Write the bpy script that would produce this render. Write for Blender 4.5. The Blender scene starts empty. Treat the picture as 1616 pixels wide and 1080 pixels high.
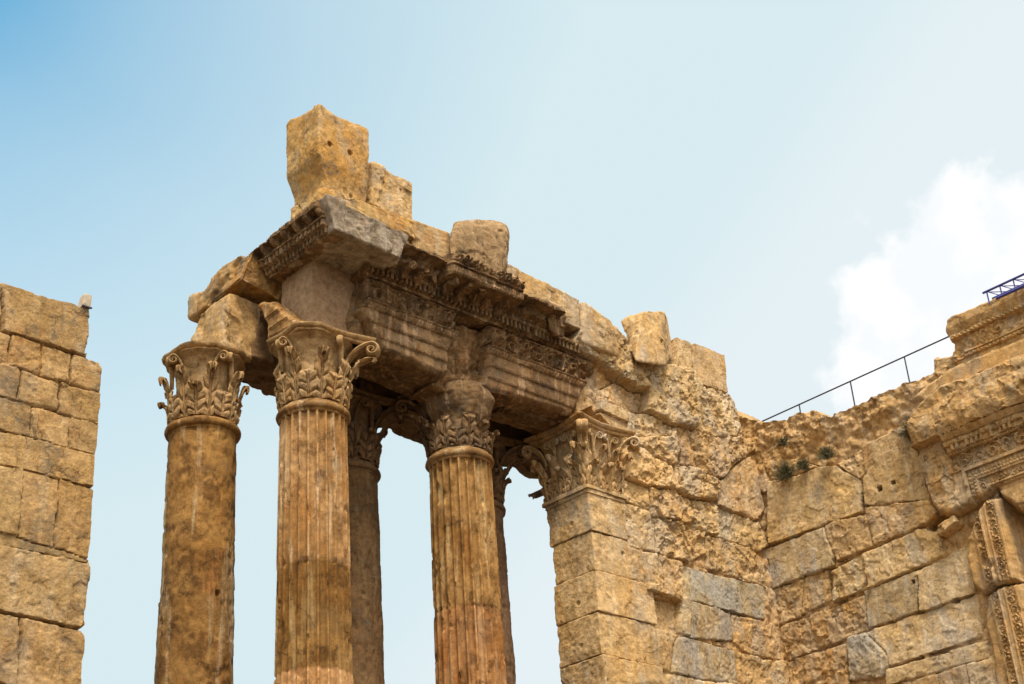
import bpy, math, random
import numpy as np
from mathutils import Vector, Matrix

C = bpy.context.scene.collection
SC = bpy.context.scene
rad = math.radians
random.seed(7)

# ------------------------------------------------------------------ camera
CAM = np.array([0.0, 0.0, 1.6])
FOC = 2412.7                      # focal length in pixels of a 1616 px wide frame
YAW, PIT, ROL = rad(45.0), rad(28.2436), rad(-4.1058)
_f = np.array([math.cos(YAW)*math.cos(PIT), math.sin(YAW)*math.cos(PIT), math.sin(PIT)])
_r = np.array([math.sin(YAW), -math.cos(YAW), 0.0])
_u = np.cross(_r, _f)
RIGHT = _r*math.cos(ROL) + _u*math.sin(ROL)
UP = -_r*math.sin(ROL) + _u*math.cos(ROL)
cam = bpy.data.cameras.new('camera')
camo = bpy.data.objects.new('camera', cam)
C.objects.link(camo)
cam.sensor_width = 36.0
cam.lens = FOC/1616*36.0
cam.clip_end = 5000
camo.matrix_world = Matrix(((RIGHT[0], UP[0], -_f[0], CAM[0]), (RIGHT[1], UP[1], -_f[1], CAM[1]),
                            (RIGHT[2], UP[2], -_f[2], CAM[2]), (0, 0, 0, 1)))
SC.camera = camo

# ------------------------------------------------------------------ light
SUN_EL, SUN_D = rad(60), (-0.58, -1.0)
SUN_POWER, SUN_ANGLE = 2.3, rad(12)
SKY_STRENGTH = 0.075
EXPOSURE = 1.0
SC.view_settings.view_transform = 'Standard'
SC.view_settings.look = 'None'
SC.view_settings.exposure = EXPOSURE
SC.view_settings.gamma = 1.0
SC.view_settings.use_curve_mapping = False
sl = bpy.data.lights.new('sun', 'SUN')
sl.energy = SUN_POWER
sl.angle = SUN_ANGLE
sl.color = (1.0, 0.90, 0.76)
so = bpy.data.objects.new('sun', sl)
C.objects.link(so)
_d = Vector((SUN_D[0], SUN_D[1], 0)).normalized()*math.cos(SUN_EL) + Vector((0, 0, math.sin(SUN_EL)))
so.rotation_euler = (-_d).to_track_quat('-Z', 'Y').to_euler()
so.location = (0, -30, 60)

W = bpy.data.worlds.new('World')
SC.world = W
W.use_nodes = True
nt = W.node_tree
nt.nodes.clear()


def N(t, typ, **kw):
    n = t.nodes.new(typ)
    for k, v in kw.items():
        setattr(n, k, v)
    return n


def world_nodes():
    L = nt.links.new
    out = N(nt, 'ShaderNodeOutputWorld')
    bg = N(nt, 'ShaderNodeBackground')
    bg.inputs['Strength'].default_value = SKY_STRENGTH
    sky = N(nt, 'ShaderNodeTexSky')
    sky.sky_type = 'NISHITA'
    sky.sun_disc = False
    sky.sun_elevation = SUN_EL
    sky.sun_rotation = math.atan2(SUN_D[0], SUN_D[1])
    sky.air_density = 1.0
    sky.dust_density = 1.0
    sky.ozone_density = 1.0
    tc = N(nt, 'ShaderNodeTexCoord')
    nrm = N(nt, 'ShaderNodeVectorMath', operation='NORMALIZE')
    L(tc.outputs['Generated'], nrm.inputs[0])
    # hazy veil over the whole dome, thin only round one clear blue patch
    dd = N(nt, 'ShaderNodeVectorMath', operation='DISTANCE')
    dd.inputs[1].default_value = BLUE_DIR
    L(nrm.outputs[0], dd.inputs[0])
    n1 = N(nt, 'ShaderNodeTexNoise')
    n1.inputs['Scale'].default_value = 2.6
    n1.inputs['Detail'].default_value = 5
    n1.inputs['Roughness'].default_value = .5
    L(nrm.outputs[0], n1.inputs['Vector'])
    ad = N(nt, 'ShaderNodeMath', operation='MULTIPLY_ADD')
    L(n1.outputs['Fac'], ad.inputs[0])
    ad.inputs[1].default_value = 0.14
    L(dd.outputs['Value'], ad.inputs[2])
    mr = N(nt, 'ShaderNodeMapRange')
    mr.inputs['From Min'].default_value = HAZE0
    mr.inputs['From Max'].default_value = HAZE1
    L(ad.outputs[0], mr.inputs['Value'])
    cv = N(nt, 'ShaderNodeMath', operation='POWER')
    L(mr.outputs[0], cv.inputs[0])
    cv.inputs[1].default_value = HAZE_POW
    # bright aureole of the veiled sun
    dot = N(nt, 'ShaderNodeVectorMath', operation='DOT_PRODUCT')
    dot.inputs[1].default_value = _d
    L(nrm.outputs[0], dot.inputs[0])
    au = N(nt, 'ShaderNodeMapRange', interpolation_type='SMOOTHSTEP')
    au.inputs['From Min'].default_value = .35
    au.inputs['From Max'].default_value = 1.0
    L(dot.outputs['Value'], au.inputs['Value'])
    hz = N(nt, 'ShaderNodeMix', data_type='RGBA')
    L(au.outputs[0], hz.inputs[0])
    rd = N(nt, 'ShaderNodeVectorMath', operation='DOT_PRODUCT')
    rd.inputs[1].default_value = (.55, -.45, -.70)
    L(nrm.outputs[0], rd.inputs[0])
    wr = N(nt, 'ShaderNodeMapRange', interpolation_type='SMOOTHSTEP')
    wr.inputs['From Min'].default_value = -.25
    wr.inputs['From Max'].default_value = -.14
    L(rd.outputs['Value'], wr.inputs['Value'])
    wm = N(nt, 'ShaderNodeMix', data_type='RGBA')
    L(wr.outputs[0], wm.inputs[0])
    wm.inputs[6].default_value = HAZE_COL
    wm.inputs[7].default_value = (5.25, 5.85, 6.1, 1)
    L(wm.outputs[2], hz.inputs[6])
    hz.inputs[7].default_value = (17., 16., 14.5, 1)
    tint = N(nt, 'ShaderNodeMix', data_type='RGBA', blend_type='MULTIPLY')
    tint.inputs[0].default_value = 1
    tint.inputs[7].default_value = TINT
    L(sky.outputs[0], tint.inputs[6])
    mix = N(nt, 'ShaderNodeMix', data_type='RGBA')
    L(cv.outputs[0], mix.inputs[0])
    L(tint.outputs[2], mix.inputs[6])
    L(hz.outputs[2], mix.inputs[7])
    # one cumulus cloud bank low on the right
    cd = N(nt, 'ShaderNodeVectorMath', operation='DISTANCE')
    L(nrm.outputs[0], cd.inputs[0])
    cd.inputs[1].default_value = CLOUD_DIR
    n2 = N(nt, 'ShaderNodeTexNoise')
    n2.inputs['Scale'].default_value = 21.0
    n2.inputs['Detail'].default_value = 7
    n2.inputs['Roughness'].default_value = .52
    L(nrm.outputs[0], n2.inputs['Vector'])
    c1 = N(nt, 'ShaderNodeMath', operation='MULTIPLY_ADD')
    L(n2.outputs['Fac'], c1.inputs[0])
    c1.inputs[1].default_value = 0.16
    c2 = N(nt, 'ShaderNodeMath', operation='MULTIPLY')
    L(cd.outputs['Value'], c2.inputs[0])
    c2.inputs[1].default_value = -1.0
    L(c2.outputs[0], c1.inputs[2])
    cr = N(nt, 'ShaderNodeMapRange', interpolation_type='SMOOTHSTEP')
    cr.inputs['From Min'].default_value = CLOUD_R
    cr.inputs['From Max'].default_value = CLOUD_R + 0.026
    L(c1.outputs[0], cr.inputs['Value'])
    mix2 = N(nt, 'ShaderNodeMix', data_type='RGBA')
    L(cr.outputs[0], mix2.inputs[0])
    L(mix.outputs[2], mix2.inputs[6])
    n3 = N(nt, 'ShaderNodeTexNoise')
    n3.inputs['Scale'].default_value = 26.0
    n3.inputs['Detail'].default_value = 4
    L(nrm.outputs[0], n3.inputs['Vector'])
    cm = N(nt, 'ShaderNodeMapRange', interpolation_type='SMOOTHSTEP')
    cm.inputs['From Min'].default_value = .38
    cm.inputs['From Max'].default_value = .56
    L(n3.outputs['Fac'], cm.inputs['Value'])
    cc = N(nt, 'ShaderNodeMix', data_type='RGBA')
    L(cm.outputs[0], cc.inputs[0])
    cc.inputs[6].default_value = (6.3, 6.5, 6.65, 1)
    cc.inputs[7].default_value = (6.9, 6.9, 6.9, 1)
    L(cc.outputs[2], mix2.inputs[7])
    L(mix2.outputs[2], bg.inputs['Color'])
    L(bg.outputs[0], out.inputs['Surface'])


def ray(x, y):
    return RIGHT*(x-808)/FOC - UP*(y-540)/FOC + _f


HAZE0, HAZE1, HAZE_POW = 0.165, 0.49, 0.55
HAZE_COL = (4.55, 5.55, 5.85, 1)
TINT = (0.36, 1.66, 1.72, 1)
_bd = ray(-230, -260)
BLUE_DIR = tuple(_bd/np.linalg.norm(_bd))
_cd = ray(1605, 575)
CLOUD_DIR = tuple(_cd/np.linalg.norm(_cd))
CLOUD_R = -0.052
world_nodes()


# ------------------------------------------------------------------ surveying: photo pixel -> point on a known plane
def onY(x, y, Y):
    d = ray(x, y)
    return CAM + d*(Y-CAM[1])/d[1]


def onX(x, y, X):
    d = ray(x, y)
    return CAM + d*(X-CAM[0])/d[0]


def onZ(x, y, Z):
    d = ray(x, y)
    return CAM + d*(Z-CAM[2])/d[2]


VIEW = {'z1': (230, 140, 600/1616), 'z2': (230, 420, 470/1493), 'z3': (550, 330, 500/1543), 'z4': (550, 560, 500/1500),
        'z5': (850, 400, 400/1440), 'z6': (850, 680, 450/1215), 'z7': (1150, 620, 466/1094), 'z8': (1150, 400, 466/1573),
        'l1': (0, 420, 300/953), 'l2': (0, 740, 300/953), 'j': (1470, 760, 146/493), 'li': (1440, 560, 176/950), 'px': (0, 0, 1)}


def PX(view, pts):
    ox, oy, s = VIEW[view]
    return [(ox+a*s, oy+b*s) for a, b in pts]


def polyY(view, pts, Y):
    return np.array([onY(a, b, Y)[[0, 2]] for a, b in PX(view, pts)])


def polyX(view, pts, X):
    return np.array([onX(a, b, X)[[1, 2]] for a, b in PX(view, pts)])


# ------------------------------------------------------------------ numpy noise
_rng = np.random.RandomState(3)
_perm = np.concatenate([_rng.permutation(256)]*3)
_grad = _rng.normal(size=(256, 3))
_grad /= np.linalg.norm(_grad, axis=1)[:, None]
_jit = _rng.rand(256, 3)


def perlin(p):
    p = np.asarray(p, float)
    i = np.floor(p).astype(int)
    f = p - i
    i &= 255
    u = f*f*f*(f*(f*6-15)+10)
    res = 0
    for dx in (0, 1):
        for dy in (0, 1):
            for dz in (0, 1):
                h = _perm[_perm[_perm[i[:, 0]+dx] + i[:, 1]+dy] + i[:, 2]+dz] & 255
                g = _grad[h]
                v = g[:, 0]*(f[:, 0]-dx)+g[:, 1]*(f[:, 1]-dy)+g[:, 2]*(f[:, 2]-dz)
                w = (u[:, 0] if dx else 1-u[:, 0])*(u[:, 1] if dy else 1-u[:, 1])*(u[:, 2] if dz else 1-u[:, 2])
                res = res + w*v
    return res*1.5


def fbm(p, octv=4, gain=.5):
    p = np.asarray(p, float)
    a, t = 1.0, 0
    for k in range(octv):
        t = t + a*perlin(p*2.03**k + 17.3*k)
        a *= gain
    return t


def ridged(p, octv=4, gain=.5):
    p = np.asarray(p, float)
    a, t = 1.0, 0
    for k in range(octv):
        t = t + a*(0.5-np.abs(perlin(p*2.03**k + 31.7*k)))
        a *= gain
    return t


def worley(p):
    p = np.asarray(p, float)
    i = np.floor(p).astype(int)
    f = p-i
    best = np.full(len(p), 9.0)
    val = np.zeros(len(p))
    for dx in (-1, 0, 1):
        for dy in (-1, 0, 1):
            for dz in (-1, 0, 1):
                h = _perm[_perm[_perm[(i[:, 0]+dx) & 255]+((i[:, 1]+dy) & 255)]+((i[:, 2]+dz) & 255)] & 255
                q = np.array([dx, dy, dz])+_jit[h]-f
                d = (q*q).sum(1)
                m = d < best
                best[m] = d[m]
                val[m] = _jit[h[m], 0]
    return np.sqrt(best), val


def sstep(a, b, x):
    t = np.clip((x-a)/(b-a), 0, 1)
    return t*t*(3-2*t)


def poly_sd(pts, U, V):
    """signed distance to polygon, negative inside"""
    n = len(pts)
    d = np.full(U.shape, 1e9)
    s = np.ones(U.shape)
    for i in range(n):
        a, b = pts[i], pts[i-1]
        ex, ey = b[0]-a[0], b[1]-a[1]
        wx, wy = U-a[0], V-a[1]
        t = np.clip((wx*ex+wy*ey)/(ex*ex+ey*ey+1e-12), 0, 1)
        bx, by = wx-ex*t, wy-ey*t
        d = np.minimum(d, bx*bx+by*by)
        c1 = V >= a[1]
        c2 = V < b[1]
        c3 = ex*wy > ey*wx
        fl = (c1 & c2 & c3) | (~c1 & ~c2 & ~c3)
        s = np.where(fl, -s, s)
    return s*np.sqrt(d)


# ------------------------------------------------------------------ mesh helpers
def link(o, parent=None, base=None):
    C.objects.link(o)
    if parent is not None:
        o.parent = parent
    return o


def mesh_np(name, verts, faces, mat, parent=None, tint=None, sharp=45, local=False, extra_tris=None):
    verts = np.asarray(verts, float)
    if parent is not None and not local:
        base = np.array(WORLD_LOC.get(parent.name, (0, 0, 0)))
        verts = verts-base
    me = bpy.data.meshes.new(name)
    faces = np.asarray(faces, int) if len(faces) else np.zeros((0, 4), int)
    me.vertices.add(len(verts))
    me.vertices.foreach_set('co', verts.ravel())
    nq, k = faces.shape
    loops = faces.ravel()
    starts = np.arange(nq)*k
    tot = np.full(nq, k)
    if extra_tris is not None and len(extra_tris):
        et = np.asarray(extra_tris, int)
        starts = np.concatenate([starts, len(loops)+np.arange(len(et))*3])
        tot = np.concatenate([tot, np.full(len(et), 3)])
        loops = np.concatenate([loops, et.ravel()])
    me.loops.add(len(loops))
    me.loops.foreach_set('vertex_index', loops.astype(np.int32))
    me.polygons.add(len(starts))
    me.polygons.foreach_set('loop_start', starts.astype(np.int32))
    me.polygons.foreach_set('loop_total', tot.astype(np.int32))
    me.update(calc_edges=True)
    me.validate()
    at = me.color_attributes.new('tint', 'FLOAT_COLOR', 'POINT')
    nv = len(me.vertices)
    col = np.ones((nv, 4))
    if tint is not None:
        t = np.asarray(tint, float)
        col[:, :3] = t if t.ndim == 2 else t[None, :]
    at.data.foreach_set('color', col.ravel())
    me.polygons.foreach_set('use_smooth', np.ones(len(me.polygons), bool))
    if sharp is not None:
        me.set_sharp_from_angle(angle=rad(sharp))
    me.materials.append(mat)
    o = bpy.data.objects.new(name, me)
    link(o, parent)
    WORLD_LOC[o.name] = WORLD_LOC.get(parent.name, (0, 0, 0)) if parent is not None else (0, 0, 0)
    return o


WORLD_LOC = {}


def thing(name, label, cat, loc=(0, 0, 0), group=None):
    o = bpy.data.objects.new(name, None)
    o.empty_display_size = .3
    C.objects.link(o)
    o.location = loc
    WORLD_LOC[o.name] = tuple(loc)
    o['label'] = label
    o['category'] = cat
    o['kind'] = 'thing'
    if group:
        o['group'] = group
    return o


def tag(o, label, cat, group=None):
    o['label'] = label
    o['category'] = cat
    o['kind'] = 'thing'
    if group:
        o['group'] = group
    return o


def normals(v, q):
    n = np.zeros_like(v)
    a = np.cross(v[q[:, 2]]-v[q[:, 0]], v[q[:, 3]]-v[q[:, 1]])
    for k in range(4):
        np.add.at(n, q[:, k], a)
    return n/(np.linalg.norm(n, axis=1)[:, None]+1e-12)


def cube_grid(n):
    """surface of the cube [-1,1]^3 as a welded quad grid"""
    vs, qs, idx = [], [], {}

    def vid(p):
        k = tuple(np.round(p, 5))
        if k not in idx:
            idx[k] = len(vs)
            vs.append(k)
        return idx[k]
    t = np.linspace(-1, 1, n+1)
    for ax in range(3):
        for sg in (-1, 1):
            b, c = (ax+1) % 3, (ax+2) % 3
            g = np.empty((n+1, n+1), int)
            for i in range(n+1):
                for j in range(n+1):
                    p = [0, 0, 0]
                    p[ax], p[b], p[c] = sg, t[i], t[j]
                    g[i, j] = vid(p)
            for i in range(n):
                for j in range(n):
                    q = [g[i, j], g[i+1, j], g[i+1, j+1], g[i, j+1]]
                    qs.append(q if sg > 0 else q[::-1])
    return np.array(vs), np.array(qs)


_cg = {}


def hexa(corners, n=24, k=14, amp=.05, chip=.06, seed=0, freq=1.0, holes=()):
    """weathered stone block filling eight corners: bottom four ccw, then top four"""
    if n not in _cg:
        _cg[n] = cube_grid(n)
    p, q = _cg[n]
    nk = (np.abs(p)**k).sum(1)**(1/k)
    r = p/nk[:, None]
    c = np.asarray(corners, float)
    a, b, d = (r[:, 0]+1)/2, (r[:, 1]+1)/2, (r[:, 2]+1)/2
    w = [(1-a)*(1-b)*(1-d), a*(1-b)*(1-d), a*b*(1-d), (1-a)*b*(1-d), (1-a)*(1-b)*d, a*(1-b)*d, a*b*d, (1-a)*b*d]
    v = sum(w[i][:, None]*c[i] for i in range(8))
    nn = normals(v, q)
    off = np.array([seed*7.7, seed*3.1, seed*5.3])
    h = amp*fbm((v+off)*1.3*freq, 5, .5) - chip*sstep(.12, .20, fbm((v+off)*.72*freq+5, 4, .45))
    h = h - .5*chip*np.maximum(0, ridged((v+off)*1.6*freq, 4)-.62)*1.6 + .006*fbm((v+off)*12, 3)+.012*fbm((v+off)*5, 3)
    v = v+nn*h[:, None]
    for (pt, rr, dep) in holes:
        dist = np.linalg.norm(v-np.asarray(pt), axis=1)
        v = v-nn*(dep*(1-sstep(rr*.7, rr, dist)))[:, None]
    return v, q


def box8(x0, x1, y0, y1, z0, z1):
    return [(x0, y0, z0), (x1, y0, z0), (x1, y1, z0), (x0, y1, z0), (x0, y0, z1), (x1, y0, z1), (x1, y1, z1), (x0, y1, z1)]


def join(parts):
    vs, qs, ts, o = [], [], [], 0
    for part in parts:
        v, q = part[0], part[1]
        vs.append(v)
        qs.append(np.asarray(q)+o)
        o += len(v)
        ts.append(np.tile(np.asarray(part[2] if len(part) > 2 else (1, 1, 1), float), (len(v), 1)))
    return np.concatenate(vs), np.concatenate(qs), np.concatenate(ts)


def tube(pts, r, seg=8, cap=True):
    pts = np.asarray(pts, float)
    n = len(pts)
    r = np.full(n, r) if np.isscalar(r) else np.asarray(r, float)
    t = np.gradient(pts, axis=0)
    t /= np.linalg.norm(t, axis=1)[:, None]+1e-12
    up = np.array([0, 0, 1.0]) if abs(t[0, 2]) < .9 else np.array([1.0, 0, 0])
    a = np.cross(t[0], up)
    a /= np.linalg.norm(a)
    V = []
    for i in range(n):
        a = a-t[i]*(a@t[i])
        a /= np.linalg.norm(a)+1e-12
        b = np.cross(t[i], a)
        for k in range(seg):
            th = 2*math.pi*k/seg
            V.append(pts[i]+r[i]*(math.cos(th)*a+math.sin(th)*b))
    Q = []
    for i in range(n-1):
        for k in range(seg):
            k2 = (k+1) % seg
            Q.append((i*seg+k, i*seg+k2, (i+1)*seg+k2, (i+1)*seg+k))
    if cap and seg % 2 == 0:
        for base, rev in ((0, True), ((n-1)*seg, False)):
            for k in range(seg//2-1):
                qd = [base+k, base+k+1, base+seg-2-k, base+seg-1-k]
                Q.append(tuple(qd[::-1]) if rev else tuple(qd))
    return np.array(V), np.array(Q)


def relief(name, axis, base, bounds, cell, hfun, sdfun, thick, mat, parent):
    """stone relief: outward height h(u,v) over plane axis=base, cut to sd<0, with real thickness behind"""
    u0, u1, v0, v1 = bounds
    nu, nv = max(2, int((u1-u0)/cell)+1), max(2, int((v1-v0)/cell)+1)
    us, vs = np.linspace(u0, u1, nu), np.linspace(v0, v1, nv)
    U, V = np.meshgrid(us, vs, indexing='ij')
    cu, cv = (us[1]-us[0]), (vs[1]-vs[0])
    sd = sdfun(U.ravel(), V.ravel()).reshape(U.shape)
    cc = (sd[:-1, :-1]+sd[1:, :-1]+sd[1:, 1:]+sd[:-1, 1:])/4
    m = cc < 0
    gu, gv = np.gradient(sd, cu, cv)
    gl = np.sqrt(gu*gu+gv*gv)+1e-6
    idx = np.arange(nu*nv).reshape(nu, nv)
    Q = np.stack([idx[:-1, :-1], idx[1:, :-1], idx[1:, 1:], idx[:-1, 1:]], -1)[m]
    # boundary vertices slide onto the outline
    mp = np.zeros((nu+1, nv+1), bool)
    mp[1:-1, 1:-1] = m
    cnt = mp[:-1, :-1].astype(int)+mp[1:, :-1]+mp[1:, 1:]+mp[:-1, 1:]
    bnd = (cnt > 0) & (cnt < 4)
    inner = np.zeros_like(bnd)
    inner[1:-1, 1:-1] = True
    sh = np.clip(sd, -cell, cell)*(bnd & inner)
    U2, V2 = U-sh*gu/gl, V-sh*gv/gl
    h, tint = hfun(U2.ravel(), V2.ravel(), sd.ravel())
    u2, v2 = U2.ravel(), V2.ravel()
    if axis == 'Y':
        P = np.stack([u2, base-h, v2], -1)
        B = np.stack([u2, np.full_like(u2, base+thick), v2], -1)
    else:
        P = np.stack([base-h, u2, v2], -1)
        B = np.stack([np.full_like(u2, base+thick), u2, v2], -1)
    nt_ = nu*nv
    # side walls, in three steps so that the sides are rough too
    E = []
    e1 = mp[1:-1, :]
    # edges along u at v index j between cell (i,j-1) and (i,j)
    for i, j in np.argwhere(mp[1:-1, :-1] & ~mp[1:-1, 1:]):
        E.append((idx[i+1, j], idx[i, j]))
    for i, j in np.argwhere(~mp[1:-1, :-1] & mp[1:-1, 1:]):
        E.append((idx[i, j], idx[i+1, j]))
    for i, j in np.argwhere(mp[:-1, 1:-1] & ~mp[1:, 1:-1]):
        E.append((idx[i, j], idx[i, j+1]))
    for i, j in np.argwhere(~mp[:-1, 1:-1] & mp[1:, 1:-1]):
        E.append((idx[i, j+1], idx[i, j]))
    E = np.array(E, int)
    steps = max(1, int(thick/.10))
    allV, allT, quads = [P], [tint], [Q]
    prev = np.arange(nt_)
    ub = np.unique(E)
    off = nt_
    nrmu, nrmv = (gu/gl).ravel(), (gv/gl).ravel()
    for s in range(1, steps+1):
        f = s/steps
        L = P[ub]*(1-f)+B[ub]*f
        if s < steps:
            nz = fbm(L*2.1, 4)*.06
            if axis == 'Y':
                L[:, 0] += nrmu[ub]*nz
                L[:, 2] += nrmv[ub]*nz
            else:
                L[:, 1] += nrmu[ub]*nz
                L[:, 2] += nrmv[ub]*nz
        mapp = np.full(nt_, -1)
        mapp[ub] = off+np.arange(len(ub))
        off += len(ub)
        quads.append(np.stack([prev[E[:, 1]], prev[E[:, 0]], mapp[E[:, 0]], mapp[E[:, 1]]], -1))
        allV.append(L)
        allT.append(tint[ub])
        prev = mapp
    # coarse back closes the body: reuse front cells mirrored at the back
    allV.append(B)
    allT.append(tint)
    quads.append(Q[:, ::-1]+off)
    Vv = np.concatenate(allV)
    Tt = np.concatenate(allT)
    Qq = np.concatenate(quads)
    if axis == 'X':
        Qq = Qq[:, ::-1]
    used = np.zeros(len(Vv), bool)
    used[Qq.ravel()] = True
    rm = np.cumsum(used)-1
    return mesh_np(name, Vv[used], rm[Qq], mat, parent, tint=Tt[used], sharp=55)


def warp(U, V, amp=.035, fr=2.2, seed=0):
    z = np.full_like(U, seed*1.37)
    return (U+amp*fbm(np.stack([U*fr, V*fr, z], -1), 3), V+amp*fbm(np.stack([U*fr+50, V*fr, z], -1), 3))


def wall_h(blocks, seed=0, joint=.10, rough=.05, gap=-.20, rubble=.12, core_tint=(.92, .86, .8), grow=.055):
    """height + tint for irregular masonry. block: dict(p=polygon, o=offset, r=roughness, t=tint, f=fracture)"""
    def fun(U, V, sd):
        wu, wv = warp(U, V, .03, 1.9, seed)
        best = np.full(U.shape, 9.0)
        second = np.full(U.shape, 9.0)
        who = np.full(U.shape, -1)
        for i, b in enumerate(blocks):
            pts = b['p']
            lo, hi = pts.min(0)-.3, pts.max(0)+.3
            m = (U > lo[0]) & (U < hi[0]) & (V > lo[1]) & (V < hi[1])
            if not m.any():
                continue
            d = poly_sd(pts, wu[m], wv[m])-grow
            ii = np.where(m)[0]
            k = d < best[ii]
            second[ii] = np.where(k, best[ii], np.minimum(second[ii], d))
            best[ii[k]] = d[k]
            who[ii[k]] = i
        P = np.stack([U, V, np.full_like(U, seed*2.9)], -1)
        low = fbm(P*.9, 4)
        mid = fbm(P*3.1+9, 4, .55)
        fr = ridged(P*1.7+4, 5, .55)-.55
        wd, wval = worley(P*2.6)
        fine = fbm(P*14, 3, .6)
        crag = fbm(P*6.3+21, 4, .62)
        spall = sstep(.14, .19, fbm(P*1.25+33, 4, .5))
        spall2 = sstep(.20, .24, fbm(P*2.7+41, 4, .55))
        deep = sstep(-.25, .3, fbm(P*.8+60, 3))
        open_ = sstep(.05, .40, fbm(P*1.15+70, 3))
        h = np.zeros_like(U)
        tint = np.ones((len(U), 3))
        # rubble core between the blocks
        rd, rv = worley(P*3.6+2)
        core = gap*.45 + rubble*(.5-rd) + .05*mid + .05*low
        h[:] = core
        tint[:] = np.array(core_tint)*(0.9+.2*rv)[:, None]
        rnd = np.random.RandomState(11+seed)
        for i, b in enumerate(blocks):
            m = (who == i) & (best < .0)
            a, c, bb = rnd.normal(size=3)
            br = 1+rnd.normal()*.07
            if not m.any():
                continue
            ins = np.maximum(0, np.minimum(-best[m], (second[m]-best[m])*.5))
            r = b.get('r', rough)
            j = b.get('j', joint)
            cen = b['p'].mean(0)
            jj = .36*j*(1+.8*mid[m]+1.2*spall[m])+.006
            e = np.clip(1-ins/jj, 0, 1)
            hh = b.get('o', 0)+.012*bb-(.30*j+.02)*e*e
            hh = hh-(.035+.9*np.abs(gap)*open_[m])*sstep(.010+.022*open_[m], .003+.010*open_[m], ins)
            hh = hh+r*(.35*mid[m]+.55*low[m])+.007*fine[m]+.22*r*crag[m]
            hh = hh-(.6*r+.003)*spall[m]-np.clip(.8*(r-.025), 0, .05)*spall2[m]
            hh = hh+b.get('f', .3)*r*(1.25*fr[m]+1.0*(wval[m]-.5))
            hh = hh+.02*(a*(U[m]-cen[0])+c*(V[m]-cen[1]))
            h[m] = hh
            tn = np.array(b.get('t', (1, 1, 1)))*br
            tn = tn*np.array([1, 1+.025*a, 1+.05*a])
            tint[m] = tn
        g = (best >= 0) & (best < .03+.02*mid) & (who >= 0)
        h[g] = np.minimum(h[g], -.03+gap*deep[g]*open_[g])
        return h, tint
    return fun


def sil(pts, seed=0, amp=.035):
    def fun(U, V):
        wu, wv = warp(U, V, amp, 2.6, seed+5)
        return poly_sd(pts, wu, wv)
    return fun


def courses(u0, u1, z0, z1, hmin, hmax, wmin, wmax, rs, **kw):
    out, z = [], z0
    while z < z1-.05:
        z2 = min(z1, z+rs.uniform(hmin, hmax))
        if z1-z2 < hmin*.5:
            z2 = z1
        u = u0-rs.uniform(0, wmin)
        while u < u1:
            w = rs.uniform(wmin, wmax)
            g = .012
            j = rs.normal(size=8)*.012
            out.append(dict(p=np.array([(u+g+j[0], z+g+j[1]), (u+w-g+j[2], z+g+j[3]), (u+w-g+j[4], z2-g+j[5]), (u+g+j[6], z2-g+j[7])]),
                            o=rs.normal()*.02, **kw))
            u += w
        z = z2
    return out


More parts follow.
